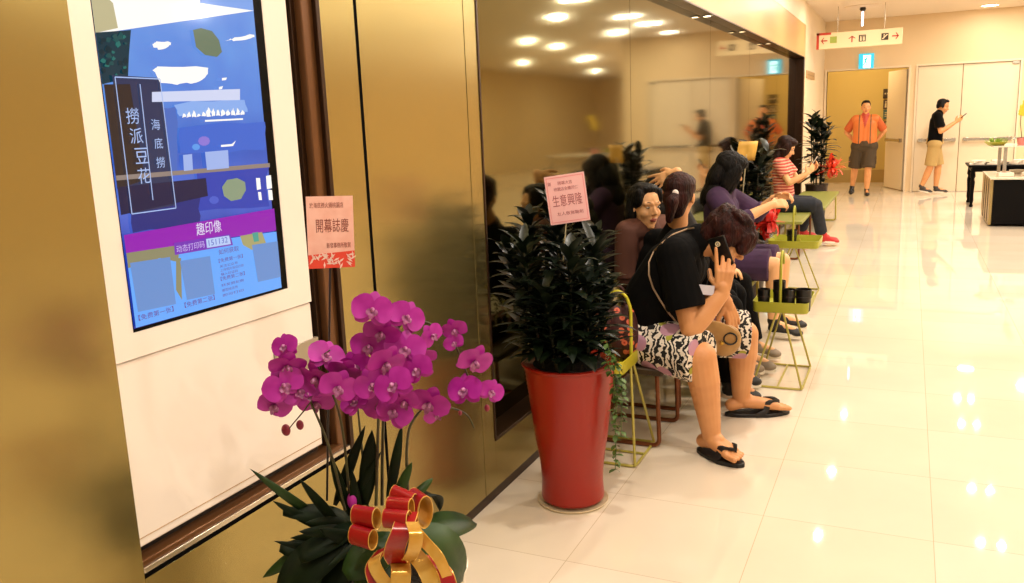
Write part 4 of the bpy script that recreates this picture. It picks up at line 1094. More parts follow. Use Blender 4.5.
MB().ell(hd.w(.02, -.128, .010), (.017, .012, .019), hd.r, hd.f, hd.u).build('hair_band', mat('white_band', '#e9d9d2', rough=.6), p1.root)
# ---------------- woman facing the camera
hc = at(645, 207, Y=4.50)
J = dict(hipR=(-1.32, 4.62, .50), hipL=(-1.32, 4.86, .50), shR=(hc.x - .075, 4.40, .95), shL=(hc.x + .07, 4.68, .95), neck=(hc.x - .01, 4.54, 1.01), elR=(-1.36, 4.38, .70), wrR=(-1.2, 4.46, .62), elL=(-1.15, 4.72, .72), wrL=(-1.02, 4.72, .62),
         knR=(-.92, 4.86, .50), anR=(-.90, 4.86, .11), toeR=(-.72, 4.9, .02), knL=(-.90, 5.02, .50), anL=(-.90, 5.02, .11), toeL=(-.72, 5.05, .02), r=.098, w=.055)
p2 = Person('black-haired woman in a dusky pink top turning her face toward the man on the phone', (-1.25, 4.6, 0), J, g=.95, voxel=.0055)
hd = Head(hc, (.78, -.62, -.06), (.02, 0, 1), 1.02)
p2.body(M_skin_pale, hd, hands=[dict(w=(-1.2, 4.46, .62), d=(.9, .2, -.2), nrm=(0, 0, -1), thumb=-1), dict(w=(-1.02, 4.72, .62), d=(.9, 0, -.1), nrm=(0, 0, -1), thumb=1)])
p2.shirt(mat('dusky_pink', '#5a3325', rough=.8), sleeve=1, fore=.6); p2.pants(M_tee, 1, .95); hd.features(p2.root)
M_greyshoe = mat('tan_sneaker', '#8a7a66', rough=.7)
p2.shoe('R', M_greyshoe, M_sole); p2.shoe('L', M_greyshoe, M_sole)
hair(hd, [((0, -.028, .048), (.086, .094, .082)), ((0, -.06, -.02), (.078, .052, .09)), ((.0, .0, .102), (.064, .066, .028)), ((.066, .012, .050), (.022, .050, .050)), ((-.066, .012, .050), (.022, .050, .050)),
          ((.072, -.025, -.03), (.028, .036, .09)), ((-.072, -.025, -.03), (.028, .036, .09)), ((.062, .03, .075), (.022, .028, .03)), ((-.062, .03, .075), (.022, .028, .03)), ((0, -.07, -.1), (.075, .04, .06))], M_hair, p2.root, rough=.003, seed=8)
# ---------------- person behind, hand raised to the head
hc = at(660, 196, Y=4.95)
J = dict(hipR=(-1.35, 5.1, .5), hipL=(-1.35, 5.34, .5), shR=(hc.x - .02, 4.92, 1.0), shL=(hc.x + .02, 5.26, 1.0), neck=(hc.x, 5.06, 1.05), elR=at(682, 207, Y=4.92), wrR=at(677, 175, Y=4.78), elL=(-1.2, 5.36, .74), wrL=(-1.05, 5.3, .62),
         knR=(-.95, 5.16, .50), anR=(-.86, 5.14, .11), toeR=(-.66, 5.10, .02), knL=(-.93, 5.40, .50), anL=(-.86, 5.42, .11), toeL=(-.67, 5.40, .02), r=.098, w=.055)
p3 = Person('dark-haired person against the glass with a hand raised to the forehead', (-1.3, 5.15, 0), J, g=.95, voxel=.006)
hd = Head(hc, (.80, -.45, -.2), (0, 0, 1), .97)
p3.body(M_skin_pale, hd, hands=[dict(w=at(674, 173, Y=4.78), d=at(657, 181, Y=4.78) - at(674, 173, Y=4.78), nrm=(-.3, .8, -.5), thumb=-1, curls=(.2, .25, .25, .25), spread=.22), dict(w=(-1.05, 5.3, .62), d=(.9, 0, -.1), nrm=(0, 0, -1), thumb=1)])
p3.shirt(mat('charcoal_top', '#1a1513', rough=.8), sleeve=.8); p3.pants(M_tee, 1, .95); hd.features(p3.root)
M_lace = mat('red_lace', '#b8302c', rough=.6)
p3.shoe('R', M_greyshoe, M_sole); p3.shoe('L', M_greyshoe, M_sole)
hair(hd, [((0, -.024, .046), (.084, .096, .082)), ((0, .03, .09), (.066, .06, .035)), ((.07, .0, .0), (.02, .05, .07)), ((-.07, .0, .0), (.02, .05, .07)), ((0, -.06, -.03), (.075, .05, .09))], M_hair, p3.root, rough=.004, seed=4)
# ---------------- woman in purple
J = dict(hipR=(-1.18, 5.98, .52), hipL=(-1.18, 6.22, .52), shR=(-1.19, 5.93, .985), shL=(-1.19, 6.26, .985), neck=(-1.16, 6.09, 1.04), elR=(-1.06, 5.88, .82), wrR=(-.84, 6.05, .93), elL=(-.98, 6.32, .84), wrL=(-.84, 6.25, .96),
         knR=(-.80, 5.98, .52), anR=(-.80, 5.98, .11), toeR=(-.60, 5.98, .02), knL=(-.78, 6.2, .52), anL=(-.80, 6.22, .11), toeL=(-.60, 6.24, .02), r=.105, w=.06)
p4 = Person('woman with long black hair in purple, bending over something in her hands', (-1.1, 6.1, 0), J, g=1.05, voxel=.007)
hd = Head((-1.13, 6.07, 1.165), (.84, .40, -.45), (.42, 0, .9), 1.0)
p4.body(M_skin_pale, hd, hands=[dict(w=(-.84, 6.05, .93), d=(.8, .5, .1), nrm=(-.3, .6, -.6), thumb=1, curls=(.7, .7, .7, .7)), dict(w=(-.84, 6.25, .96), d=(.8, -.2, .2), nrm=(0, -.6, -.6), thumb=-1, curls=(.7, .7, .7, .7))])
M_purple = mat('purple_cotton', '#43274a', rough=.85, noise='#38203f', nscale=14)
p4.shirt(M_purple, sleeve=1, fore=.45, d=.016, name='blouse'); p4.pants(M_purple, .92, d=.02, hem=.03, name='purple_shorts')
M_darkshoe = mat('dark_shoe', '#1c1614', rough=.6)
p4.shoe('R', M_darkshoe, M_sole); p4.shoe('L', M_darkshoe, M_sole); hd.features(p4.root)
hair(hd, [((0, -.02, .048), (.090, .106, .090)), ((0, .03, .085), (.076, .07, .05)), ((.078, .02, -.04), (.03, .06, .12)), ((-.078, .02, -.04), (.03, .06, .12)), ((0, -.07, -.06), (.085, .06, .12)), ((.05, .03, -.14), (.045, .05, .12)), ((-.05, .03, -.14), (.045, .05, .12)), ((0, -.05, -.18), (.09, .06, .12))], M_hair, p4.root, rough=.006, seed=6)
# ---------------- girl in the striped top
J = dict(hipR=(-1.28, 10.25, .50), hipL=(-1.28, 10.47, .50), shR=(-1.35, 10.22, .98), shL=(-1.32, 10.52, .98), neck=(-1.33, 10.37, 1.03), elR=(-1.22, 10.17, .76), wrR=(-1.04, 10.22, .86), elL=(-1.16, 10.55, .76), wrL=(-1.02, 10.38, .88),
         knR=(-.93, 10.27, .50), anR=at(822, 236, Z=.12), toeR=at(848, 243, Z=.025), knL=(-1.0, 10.52, .50), anL=at(800, 231, Z=.12), toeL=at(823, 238, Z=.025), r=.098, w=.05)
for q_ in 'RL':
    a_, t_ = V(J['an' + q_]), V(J['toe' + q_]); h_ = V((t_.x - a_.x, t_.y - a_.y, 0)).normalized() * .20; J['toe' + q_] = (a_.x + h_.x, a_.y + h_.y, .025)
p5 = Person('girl in a red striped top and jeans reading her phone on the green bench', (-1.1, 10.35, 0), J, g=.95, voxel=.009)
hd = Head((-1.285, 10.37, 1.15), (.86, .05, -.45), (.4, 0, .9), 1.05)
p5.body(M_skin_pale, hd, hands=[dict(w=(-1.04, 10.22, .86), d=(.6, .3, .6), nrm=(-.3, .8, .2), thumb=1, curls=(.6, .6, .6, .6)), dict(w=(-1.02, 10.38, .88), d=(.7, -.2, .5), nrm=(-.3, -.6, .2), thumb=-1, curls=(.6, .6, .6, .6))])
p5.shirt(mat_stripe('striped_jersey', '#e8a489', '#b63a30', 9.5), sleeve=.62, name='striped_top'); p5.pants(mat('denim', '#161922', rough=.8, noise='#1f2430', nscale=12), 1, .88, name='jeans', hem=.012)
M_redshoe = mat('red_canvas', '#c02822', rough=.6)
p5.shoe('R', M_redshoe, M_sole, 1.25); p5.shoe('L', M_redshoe, M_sole, 1.25); hd.features(p5.root)
hair(hd, [((0, -.024, .048), (.088, .100, .084)), ((0, .03, .09), (.07, .06, .036)), ((.072, .01, -.01), (.026, .05, .09)), ((-.072, .01, -.01), (.026, .05, .09)), ((0, -.07, -.04), (.08, .05, .11)), ((.04, -.03, -.12), (.05, .05, .07)), ((-.04, -.03, -.12), (.05, .05, .07))], mat_hair('brown_hair', '#1e0c08', '#32140c'), p5.root, rough=.004, seed=9)
pp = thing('smartphone', 'small pale phone in the hands of the girl in the striped top', 'phone', (-.99, 10.3, .98))
MB().obox((-.975, 10.30, .985), V((0, 1, 0)), V((.55, 0, .83)), V((.83, 0, -.55)), .036, .075, .004).build('phone_case', mat('pale_phone', '#cfc4b8', rough=.3), pp, bevel=.003)
MB().obox((-.978, 10.30, .988), V((0, 1, 0)), V((.55, 0, .83)), V((.83, 0, -.55)), .032, .066, .0045).build('phone_screen', M_black, pp, smooth=False)
# ---------------- man in the orange vest
fy = 16.75
def o_(x, y): return at(x, y, Y=fy)
hc = o_(866, 107.5)
J = dict(hipR=(hc.x - .10, fy, .90), hipL=(hc.x + .10, fy, .90), shR=(hc.x - .185, fy, 1.375), shL=(hc.x + .185, fy, 1.375), neck=(hc.x, fy, 1.45), elR=(hc.x - .32, fy + .10, 1.16), wrR=(hc.x - .19, fy + .16, .99), elL=(hc.x + .32, fy + .10, 1.16), wrL=(hc.x + .19, fy + .16, .99),
         knR=(hc.x - .15, fy + .06, .50), anR=(hc.x - .19, fy + .25, .15), toeR=(hc.x - .21, fy + .14, .02), knL=(hc.x + .08, fy - .08, .50), anL=(hc.x + .07, fy - .03, .11), toeL=(hc.x + .09, fy - .20, .02), r=.112, w=.075)
p6 = Person('man walking in an orange safety vest and dark shorts at the open doorway', (hc.x, fy, 0), J, g=1.05, voxel=.010)
hd = Head(hc, (.12, -.99, -.05), (0, 0, 1), 1.03)
p6.body(M_skin, hd, hands=[dict(w=J['wrR'], d=(.6, .2, -.4), nrm=(.4, -.8, 0), thumb=1), dict(w=J['wrL'], d=(-.6, .2, -.4), nrm=(-.4, -.8, 0), thumb=-1)])
p6.shirt(mat('orange_sleeve', '#bf5a26', rough=.8), sleeve=.85, name='red_shirt', d=.010)
vm = MB(); 
for q in 'LR':
    pass
p6.torso(vm, .024, .06)
M_vest = mat('orange_vest', '#d0702c', rough=.6)
dark_x = hc.x
def vest_paint(p):
    x = abs(p.x - hc.x)
    if p.y < fy - .02 and p.z > 1.22 and x < (p.z - 1.22) * .28: return 2
    if .085 < x < .105 and p.y < fy: return 1
    return 0
vm.remesh('safety_vest', [M_vest, mat('vest_tape', '#6a4a28', rough=.5), mat('red_tee', '#b03a20')], p6.root, .010, 2, paint=vest_paint)
p6.pants(mat('dark_cargo', '#43341f', rough=.85), .95, d=.022, hem=.035, name='cargo_shorts')
for q in 'LR':
    kx = lerp(p6.J['hip' + q], p6.J['kn' + q], .62); sg = -1 if q == 'R' else 1
    MB().obox(kx + V((sg * .105, 0, 0)), V((0, 1, 0)), V((0, 0, 1)), V((sg, 0, 0)), .06, .07, .02).build('cargo_pocket', MATS['dark_cargo'], p6.root, bevel=.008)
p6.shoe('R', M_black, M_black); p6.shoe('L', M_black, M_black); hd.features(p6.root)
hair(hd, [((0, -.028, .046), (.080, .092, .080)), ((0, .02, .100), (.060, .05, .026))], M_hair, p6.root, rough=.003, seed=2)
# ---------------- man in the black tee walking with his phone
fy = 17.05
hc = o_ and at(943, 106.5, Y=fy)
J = dict(hipR=(hc.x - .10, fy - .09, .90), hipL=(hc.x - .10, fy + .09, .90), shR=(hc.x - .08, fy - .19, 1.385), shL=(hc.x - .08, fy + .19, 1.385), neck=(hc.x - .045, fy, 1.45), elR=(hc.x - .02, fy - .22, 1.12), wrR=(hc.x + .20, fy - .14, 1.27), elL=(hc.x + .02, fy + .22, 1.12), wrL=(hc.x + .22, fy - .02, 1.28),
         knR=(hc.x - .15, fy - .09, .50), anR=(hc.x - .28, fy - .08, .14), toeR=(hc.x - .10, fy - .09, .03), knL=(hc.x - .02, fy + .09, .50), anL=(hc.x - .04, fy + .09, .11), toeL=(hc.x + .16, fy + .07, .02), r=.108, w=.065)
p7 = Person('man in a black T-shirt and khaki shorts walking past the double doors with a phone', (hc.x, fy, 0), J, g=1.05, voxel=.010)
hd = Head(hc, (.92, -.15, -.35), (.3, 0, .95), 1.03)
p7.body(M_skin, hd, hands=[dict(w=J['wrR'], d=(.7, .2, .5), nrm=(-.2, .8, .3), thumb=1, curls=(.6, .6, .6, .6)), dict(w=J['wrL'], d=(.7, -.2, .5), nrm=(-.2, -.8, .3), thumb=-1, curls=(.6, .6, .6, .6))])
p7.shirt(M_tee, sleeve=.75, d=.016, low=-.05, name='t_shirt'); p7.pants(mat('khaki', '#b3945a', rough=.85), .95, d=.014, hem=.024, name='khaki_shorts')
M_gs = mat('grey_shoe', '#3b342e', rough=.6)
p7.shoe('R', M_gs, M_sole); p7.shoe('L', M_gs, M_sole); hd.features(p7.root)
hair(hd, [((0, -.030, .048), (.080, .088, .080)), ((0, .022, .102), (.058, .042, .026)), ((0, -.065, .0), (.072, .045, .06)), ((.07, -.01, .01), (.016, .04, .045)), ((-.07, -.01, .01), (.016, .04, .045))], M_hair, p7.root, rough=.005, seed=12)
pp = thing('smartphone', 'dark phone held up by the man walking past the double doors', 'phone', (hc.x + .3, fy - .08, 1.36))
MB().obox((hc.x + .315, fy - .08, 1.365), V((0, 1, 0)), V((.75, 0, .66)), V((.66, 0, -.75)), .037, .078, .005).build('phone_case', M_black, pp, bevel=.003)
MB().obox((hc.x + .311, fy - .08, 1.369), V((0, 1, 0)), V((.75, 0, .66)), V((.66, 0, -.75)), .033, .068, .0045).build('phone_screen', mat('phone_glass', '#15161a', rough=.08), pp, smooth=False)

# ================================================================== SEATS AND TRAY STANDS
M_lime = mat('lime_enamel', '#a9a732', rough=.4)
M_wire = mat('lime_wire', '#b3a64a', rough=.35)
M_yel = mat('yellow_enamel', '#c9c02a', rough=.4)
M_seat = mat('olive_seat', '#86873a', rough=.5)
M_bleg = mat('copper_leg', '#7a4526', rough=.3, metal=.5)
def round_path(pts, r=.03, k=4, closed=False):
    pts = [V(p) for p in pts]; out = []; n = len(pts)
    for i in range(n):
        if not closed and i in (0, n - 1): out.append(pts[i]); continue
        a = pts[i - 1]; b_ = pts[i]; c = pts[(i + 1) % n]
        p0 = b_ + (a - b_).normalized() * r; p1 = b_ + (c - b_).normalized() * r
        for j in range(k + 1): t = j / k; out.append(lerp(lerp(p0, b_, t), lerp(b_, p1, t), t))
    return out
def stool(name, label, lo, hi, top, m_top, m_leg, th=.035, group=None, cat='stool'):
    (x0, y0), (x1, y1) = lo, hi
    t = thing(name, label, cat, ((x0 + x1) / 2, (y0 + y1) / 2, 0), group)
    MB().box((x0, y0, top - th), (x1, y1, top)).build('seat', m_top, t, bevel=.008)
    for y in (y0 + .05, y1 - .05):
        MB().tube(round_path([(x0 + .04, y, top - th), (x0 + .03, y, .012), (x1 - .03, y, .012), (x1 - .04, y, top - th)], .035), .011, n=8).build('leg_frame', m_leg, t)
    MB().tube([(x0 + .035, y0 + .05, .10), (x0 + .035, y1 - .05, .10)], .008).build('stretcher', m_leg, t)
    return t
stool('stool', 'dark stool with a copper sled leg under the man in floral shorts', (-1.40, 3.70), (-.985, 4.16), .405, mat('dark_seat', '#3a2c16', rough=.5), M_bleg)
stool('bench', 'bench against the glass under the three people behind the man on the phone', (-1.46, 4.24), (-1.02, 5.46), .405, M_seat, M_bleg, cat='bench')
stool('stool', 'olive green stool under the woman in purple', (-1.40, 5.74), (-.93, 6.40), .415, M_seat, M_wire)
stool('bench', 'olive green bench under the girl in the striped top', (-1.40, 9.35), (-.98, 10.62), .42, M_seat, M_bleg, cat='bench')
stool('bench', 'olive green bench farther along, between the striped girl and the end plant', (-1.36, 10.75), (-.87, 13.0), .42, M_seat, M_wire, cat='bench')

def tray_stand(label, c, wx, wy, side, m_tray, group=None):
    """A-frame wire stand: base loop, two triangles meeting in a loop handle, shallow tray; side 'x' or 'y' = the way the triangle spreads"""
    t = thing('tray_stand', label, 'tray stand', (c[0], c[1], 0), None)
    o = V((c[0], c[1], 0))
    A = V((1, 0, 0)) if side == 'x' else V((0, 1, 0)); B = V((0, 1, 0)) if side == 'x' else V((-1, 0, 0))
    def q(a, b_, z): return o + A * a + B * b_ + V((0, 0, z))
    r = .0065
    MB().tube(round_path([q(-wx / 2, -wy / 2, .008), q(wx / 2, -wy / 2, .008), q(wx / 2, wy / 2, .008), q(-wx / 2, wy / 2, .008)], .03, closed=True), r, n=6, closed=True).build('base_frame', M_wire, t)
    MB().tube([q(0, -wy / 2, .008), q(0, wy / 2, .008)], r * .9, n=6).build('cross_bar', M_wire, t)
    for sgn in (-1, 1):
        b_ = sgn * wy / 2; bt_ = sgn * (wy / 2 - .06)
        MB().tube([q(-wx / 2, b_, .008), q(-.012, bt_, .46)], r, n=6).build('leg', M_wire, t)
        MB().tube([q(wx / 2, b_, .008), q(.012, bt_, .46)], r, n=6).build('leg', M_wire, t)
    by = wy / 2 - .06
    h_ = [q(0, -by, .44), q(0, -by, .70), q(0, -by + .02, .76), q(0, -by + .06, .785), q(0, -by + .10, .76), q(0, -by + .115, .70)]
    MB().tube(round_path(h_, .02), .008, n=8).build('handle', m_tray, t)
    tw, tl, z0, z1 = wx * .56, wy / 2 - .05, .43, .495
    tm = MB()
    ring = [(-tw, -tl), (tw, -tl), (tw, tl), (-tw, tl)]
    def rr(sx, z): return [V(p) for p in round_path([q(a * sx, b2 * sx, z) for a, b2 in ring], .035, closed=True)]
    tm.rings([rr(.95, z0), rr(1.0, z0 + .006), rr(1.02, z1), rr(1.0, z1), rr(.97, z0 + .012)], caps=True)
    tm.build('tray', m_tray, t)
    return t, q
s1, q1 = tray_stand('yellow wire tray stand right beside the red pot', (-1.19, 3.64), .32, .27, 'y', M_yel)
s2, q2 = tray_stand('lime wire tray stand holding four dark cups behind the man on the phone', (-.62, 5.08), .27, .48, 'x', M_lime)
s3, q3 = tray_stand('lime wire tray stand with one dark cup beside the long olive bench', (-.84, 7.55), .36, .5, 'x', M_lime)
# cups in the trays
def cup(label, p, r, h_, group):
    t = thing('cup', label, 'cup', tuple(p), group); h_ += .035
    MB().lathe(tuple(p), [(.001, 0), (r * .86, 0), (r * .88, .004), (r, h_), (r * .95, h_), (r * .84, .01), (.001, .008)], 20).build('cup_body', M_black, t)
    MB().lathe(tuple(p), [(r * .995, h_ * .60), (r * 1.02, h_ * .62), (r * 1.03, h_ * .66), (r * 1.0, h_ * .68)], 20).build('band', mat('cup_band', '#1d1410', rough=.5), t)
for i, (x, y, r, h_, lab) in enumerate(((-.715, 4.93, .036, .085, 'black cup at the left end of the lime tray behind the man on the phone'), (-.635, 4.97, .036, .13, 'tallest black cup, second from the left in the lime tray'),
                             (-.575, 4.93, .034, .09, 'black cup just right of the handle in the near lime tray'), (-.50, 4.95, .044, .09, 'wide black cup at the right end of the near lime tray'))):
    cup(lab, (x, y, .4425), r, h_, 'cups in the near lime tray')
cup('dark cup standing alone in the farther lime tray', (-.86, 7.45, .4425), .042, .10, None)
# cherry print bag in the first tray
cb = thing('cherry_bag', 'bag printed with red cherries propped in the yellow tray beside the red pot', 'bag', (-1.2, 3.66, .445))
mb = MB(); c = V((-1.20, 3.66, .58)); 
for q in (-1, 0, 1): mb.ell(c + V((q * .05, q * .015, 0)), (.06, .05, .135))
mb.remesh('bag_body', mat_dots('cherry_print', '#3a0d0c', '#d96a4a', '#b3201c', 26, .36), cb, .006, 3)
MB().tube(round_path([(-1.25, 3.65, .68), (-1.24, 3.65, .80), (-1.16, 3.67, .80), (-1.15, 3.67, .68)], .03), .007, n=6).build('bag_handle', mat('dark_red_handle', '#3c0c0a', rough=.6), cb)

# ================================================================== FARTHER PLANTS
def ribbon_tuft(t, c, r, m, seed, n=26):
    rd_ = random.Random(seed); mb = MB()
    for i in range(n):
        a = rd_.uniform(0, 2 * PI); el = rd_.uniform(-.7, .8); d = V((math.cos(a) * math.cos(el), math.sin(a) * math.cos(el), math.sin(el)))
        mb.blade(V(c), d, V((0, 0, 1)), rd_.uniform(.7, 1.3) * r, .016, droop=rd_.uniform(-4.5, 4.5), n=10, wprof=lambda q: 1.0)
    mb.build('ribbon_bow', m, t)
def bushy(label, base, pot_r, pot_h, m_pot, hgt, spread, leafL, seed, n_st=7, per=26):
    t = thing('potted_plant', label, 'potted plant', base); b0 = V(base); rd_ = random.Random(seed)
    MB().lathe(base, [(.001, 0), (pot_r * .78, 0), (pot_r * .8, .01), (pot_r, pot_h - .02), (pot_r * 1.05, pot_h - .018), (pot_r * 1.05, pot_h), (pot_r * .95, pot_h), (.001, pot_h - .03)], 28).build('pot', m_pot, t)
    fo = MB(); st = MB()
    for i in range(n_st):
        a = i * 2.4; rr_ = spread * (.15 + .5 * (i / n_st)); p0 = b0 + V((math.cos(a) * pot_r * .4, math.sin(a) * pot_r * .4, pot_h - .02)); p1 = b0 + V((math.cos(a) * rr_, math.sin(a) * rr_, pot_h + hgt * rd_.uniform(.7, 1)))
        st.tube([p0, lerp(p0, p1, .5), p1], .007, n=6)
        for k in range(per):
            tt = k / (per - 1); p = lerp(p0, p1, .12 + .88 * tt); an_ = k * 2.39996 + i; el = .1 + .8 * tt + rd_.uniform(-.3, .3)
            d = V((math.cos(an_) * math.cos(el), math.sin(an_) * math.cos(el), math.sin(el)))
            fo.blade(p, d, V((0, 0, 1)) if abs(d.z) < .95 else V((1, 0, 0)), leafL * rd_.uniform(.75, 1.1), leafL * .17, droop=-rd_.uniform(.2, .9), n=5, fold=.2)
    fo.build('foliage', M_dfol, t); st.build('stem', MATS['plant_stem'], t)
    return t
M_redrib = mat('red_bow', '#d3261c', rough=.35)
t = bushy('dark leafy plant with a yellow card and red bow behind the woman in purple', (-1.13, 6.85, 0), .15, .55, mat('dark_pot', '#241410', rough=.4), .78, .24, .17, 21, n_st=9, per=30)
ribbon_tuft(t, at(768, 220, Y=6.68), .15, M_redrib, 3, n=60)
t = bushy('upright leafy plant with a red bow at the far end of the glass front', (-1.21, 13.35, 0), .16, .50, MATS['dark_pot'], .95, .26, .24, 23, n_st=9, per=18)
ribbon_tuft(t, at(832, 168, Y=13.2), .20, mat('scarlet_bow', '#ee4a2c', rough=.4), 5, n=70)
yc = at(747, 151, Y=6.6)
xd = V((.9, .35, 0)).normalized(); yd = V((.12, 0, 1)).normalized()
t = thing('greeting_card', 'crumpled yellow card on a stick in the plant behind the woman in purple', 'card', tuple(yc))
mb = MB()
for i in range(5):
    for j in range(5): mb.v.append(yc + xd * (i - 2) * .035 + yd * (j - 2) * .036 + V((0, -1, 0)) * (.015 * math.sin(i * 1.9 + j)))
mb.f = [(i * 5 + j, (i + 1) * 5 + j, (i + 1) * 5 + j + 1, i * 5 + j + 1) for i in range(4) for j in range(4)]; mb.mi = [0] * 16
mb.build('card_sheet', mat('yellow_card', '#e2b04e', rough=.5), t, solid=.002)
MB().cap(yc - yd * .03, yc - yd * .45 + V((0, .1, 0)), .004).build('stick', MATS['pale_stick'], t)
mb = MB()
for k in range(4): mb.obox(yc + yd * (-.03 + k * .022) + V((0, -.022, 0)), xd, yd, xd.cross(yd), .03, .004, .001)

# ================================================================== SIGNS
def flat(t, name, m, pts): return MB().prism(pts, V((0, -.004, 0))).build(name, m, t, smooth=False)
SYD = 15.2
a = at(817, 33, Y=SYD); b_ = at(903, 28.2, Y=SYD); c_ = at(902.9, 44, Y=SYD); SW = b_.x - a.x; zt = (a.z + b_.z) / 2; zb = zt - .25
sg = thing('direction_sign', 'hanging white direction sign with red arrows under the ceiling', 'sign', (a.x + SW / 2, SYD, zt))
MB().box((a.x, SYD, zb), (b_.x, SYD + .05, zt)).build('sign_board', mat('sign_white', '#f5dfb2', rough=.4, emit='#f5dfb2', es=.0), sg, bevel=.004)
M_sred = mat('sign_red', '#c23a20', rough=.5); M_sblk = mat('sign_brown', '#3c2a10', rough=.5); M_sgrn = mat('sign_green', '#a0b04a', rough=.5)
def sp_(u, v): return V((a.x + SW * u, SYD - .001, zb + (zt - zb) * v))
MB().box((a.x - .004, SYD - .006, zb - .0), (a.x + .035, SYD + .056, zt + .006)).box((a.x - .004, SYD - .006, zt - .03), (a.x + SW * .17, SYD + .056, zt + .006)).build('corner_bracket', M_sred, sg, smooth=False)
def arrow(u, v, ang, s_=.05):
    c = sp_(u, v); ca, sa = math.cos(ang), math.sin(ang)
    def R(x, z): return c + V((x * ca - z * sa, -.003, x * sa + z * ca)) * 1
    mb = MB()
    mb.prism([R(-s_, -.009), R(s_ * .8, -.009), R(s_ * .8, .009), R(-s_, .009)], V((0, -.003, 0)))
    for q in (-1, 1): mb.prism([R(s_, 0), R(s_ * .25, q * .05), R(s_ * .0, q * .05), R(s_ * .62, 0)], V((0, -.003, 0)))
    mb.build('arrow', M_sred, sg, smooth=False)
def square(u, v, m, hw=.052): c = sp_(u, v); return flat(sg, 'pictogram', m, [c + V((-hw, 0, -hw)), c + V((hw, 0, -hw)), c + V((hw, 0, hw)), c + V((-hw, 0, hw))])
arrow(.09, .52, PI); square(.20, .55, M_sgrn)
arrow(.42, .52, PI / 2); k1 = square(.54, .52, M_sblk); k2 = square(.80, .52, M_sblk); arrow(.92, .52, 0)
c = sp_(.54, .52); mb = MB(); X0 = V((0, -.005, 0))
for dx in (-.022, .024):
    mb.ell(c + X0 + V((dx, 0, .03)), (.009, .002, .009)); mb.prism([c + X0 + V((dx - .013, 0, -.04)), c + X0 + V((dx + .013, 0, -.04)), c + X0 + V((dx + .010, 0, .018)), c + X0 + V((dx - .010, 0, .018))], V((0, -.002, 0)))
mb.box(tuple(c + V((-.001, -.007, -.045))), tuple(c + V((.002, -.004, .045))))
mb.build('figures', MATS['sign_white'], sg, smooth=False)
c = sp_(.80, .52); mb = MB()
mb.prism([c + X0 + V(q) for q in ((-.04, 0, -.035), (-.02, 0, -.035), (.03, 0, .02), (.042, 0, .02), (.042, 0, .032), (.022, 0, .032), (-.028, 0, -.022), (-.04, 0, -.022))], V((0, -.002, 0)))
mb.ell(c + X0 + V((-.012, 0, .028)), (.009, .002, .009)); mb.prism([c + X0 + V(q) for q in ((-.019, 0, -.01), (-.006, 0, .002), (-.006, 0, .017), (-.019, 0, .017))], V((0, -.002, 0)))
mb.build('escalator', MATS['sign_white'], sg, smooth=False)
for u in (.245, .79): MB().cap(sp_(u, 1) + V((0, .025, 0)), V((sp_(u, 1).x, SYD + .025, CEIL)), .006).build('hanger_rod', M_steel, sg)
# green exit sign above the doorway
e0 = at(859, 54, Y=END - .04); e1 = at(873.5, 68, Y=END - .04)
ex = thing('exit_sign', 'glowing green emergency exit sign above the open doorway', 'exit sign', ((e0.x + e1.x) / 2, END, (e0.z + e1.z) / 2))
MB().box((e0.x, END - .045, e1.z), (e1.x, END, e0.z)).build('housing', mat('exit_green', '#0a6a5a', rough=.4, emit='#2fb6d0', es=1.1), ex, bevel=.003)
w_ = e1.x - e0.x; mb = MB(); mb.box((e0.x + w_ * .30, END - .048, e1.z + .012), (e1.x - w_ * .2, END - .044, e0.z - .03)); mb.build('lit_door', mat('exit_white', '#bbffff', rough=.4, emit='#c8f4ff', es=2.0), ex, smooth=False)
mb = MB(); cx = e0.x + w_ * .5; cz = (e0.z + e1.z) / 2; yy = END - .049
mb.ell((cx + .01, yy, cz + .075), (.018, .002, .018))
for p0, p1, r in (((cx, yy, cz + .045), (cx - .015, yy, cz - .01), .013), ((cx - .015, yy, cz - .01), (cx + .02, yy, cz - .05), .009), ((cx + .02, yy, cz - .05), (cx + .0, yy, cz - .085), .008), ((cx - .015, yy, cz - .01), (cx - .045, yy, cz - .07), .009), ((cx, yy, cz + .045), (cx + .045, yy, cz + .015), .007), ((cx, yy, cz + .045), (cx - .045, yy, cz + .02), .007)):
    mb.cap(p0, p1, r, n=6, k=2)
mb.remesh('running_figure', mat('exit_figure', '#0a6a5a', rough=.4, emit='#20b8a0', es=.9), ex, .004, 0)
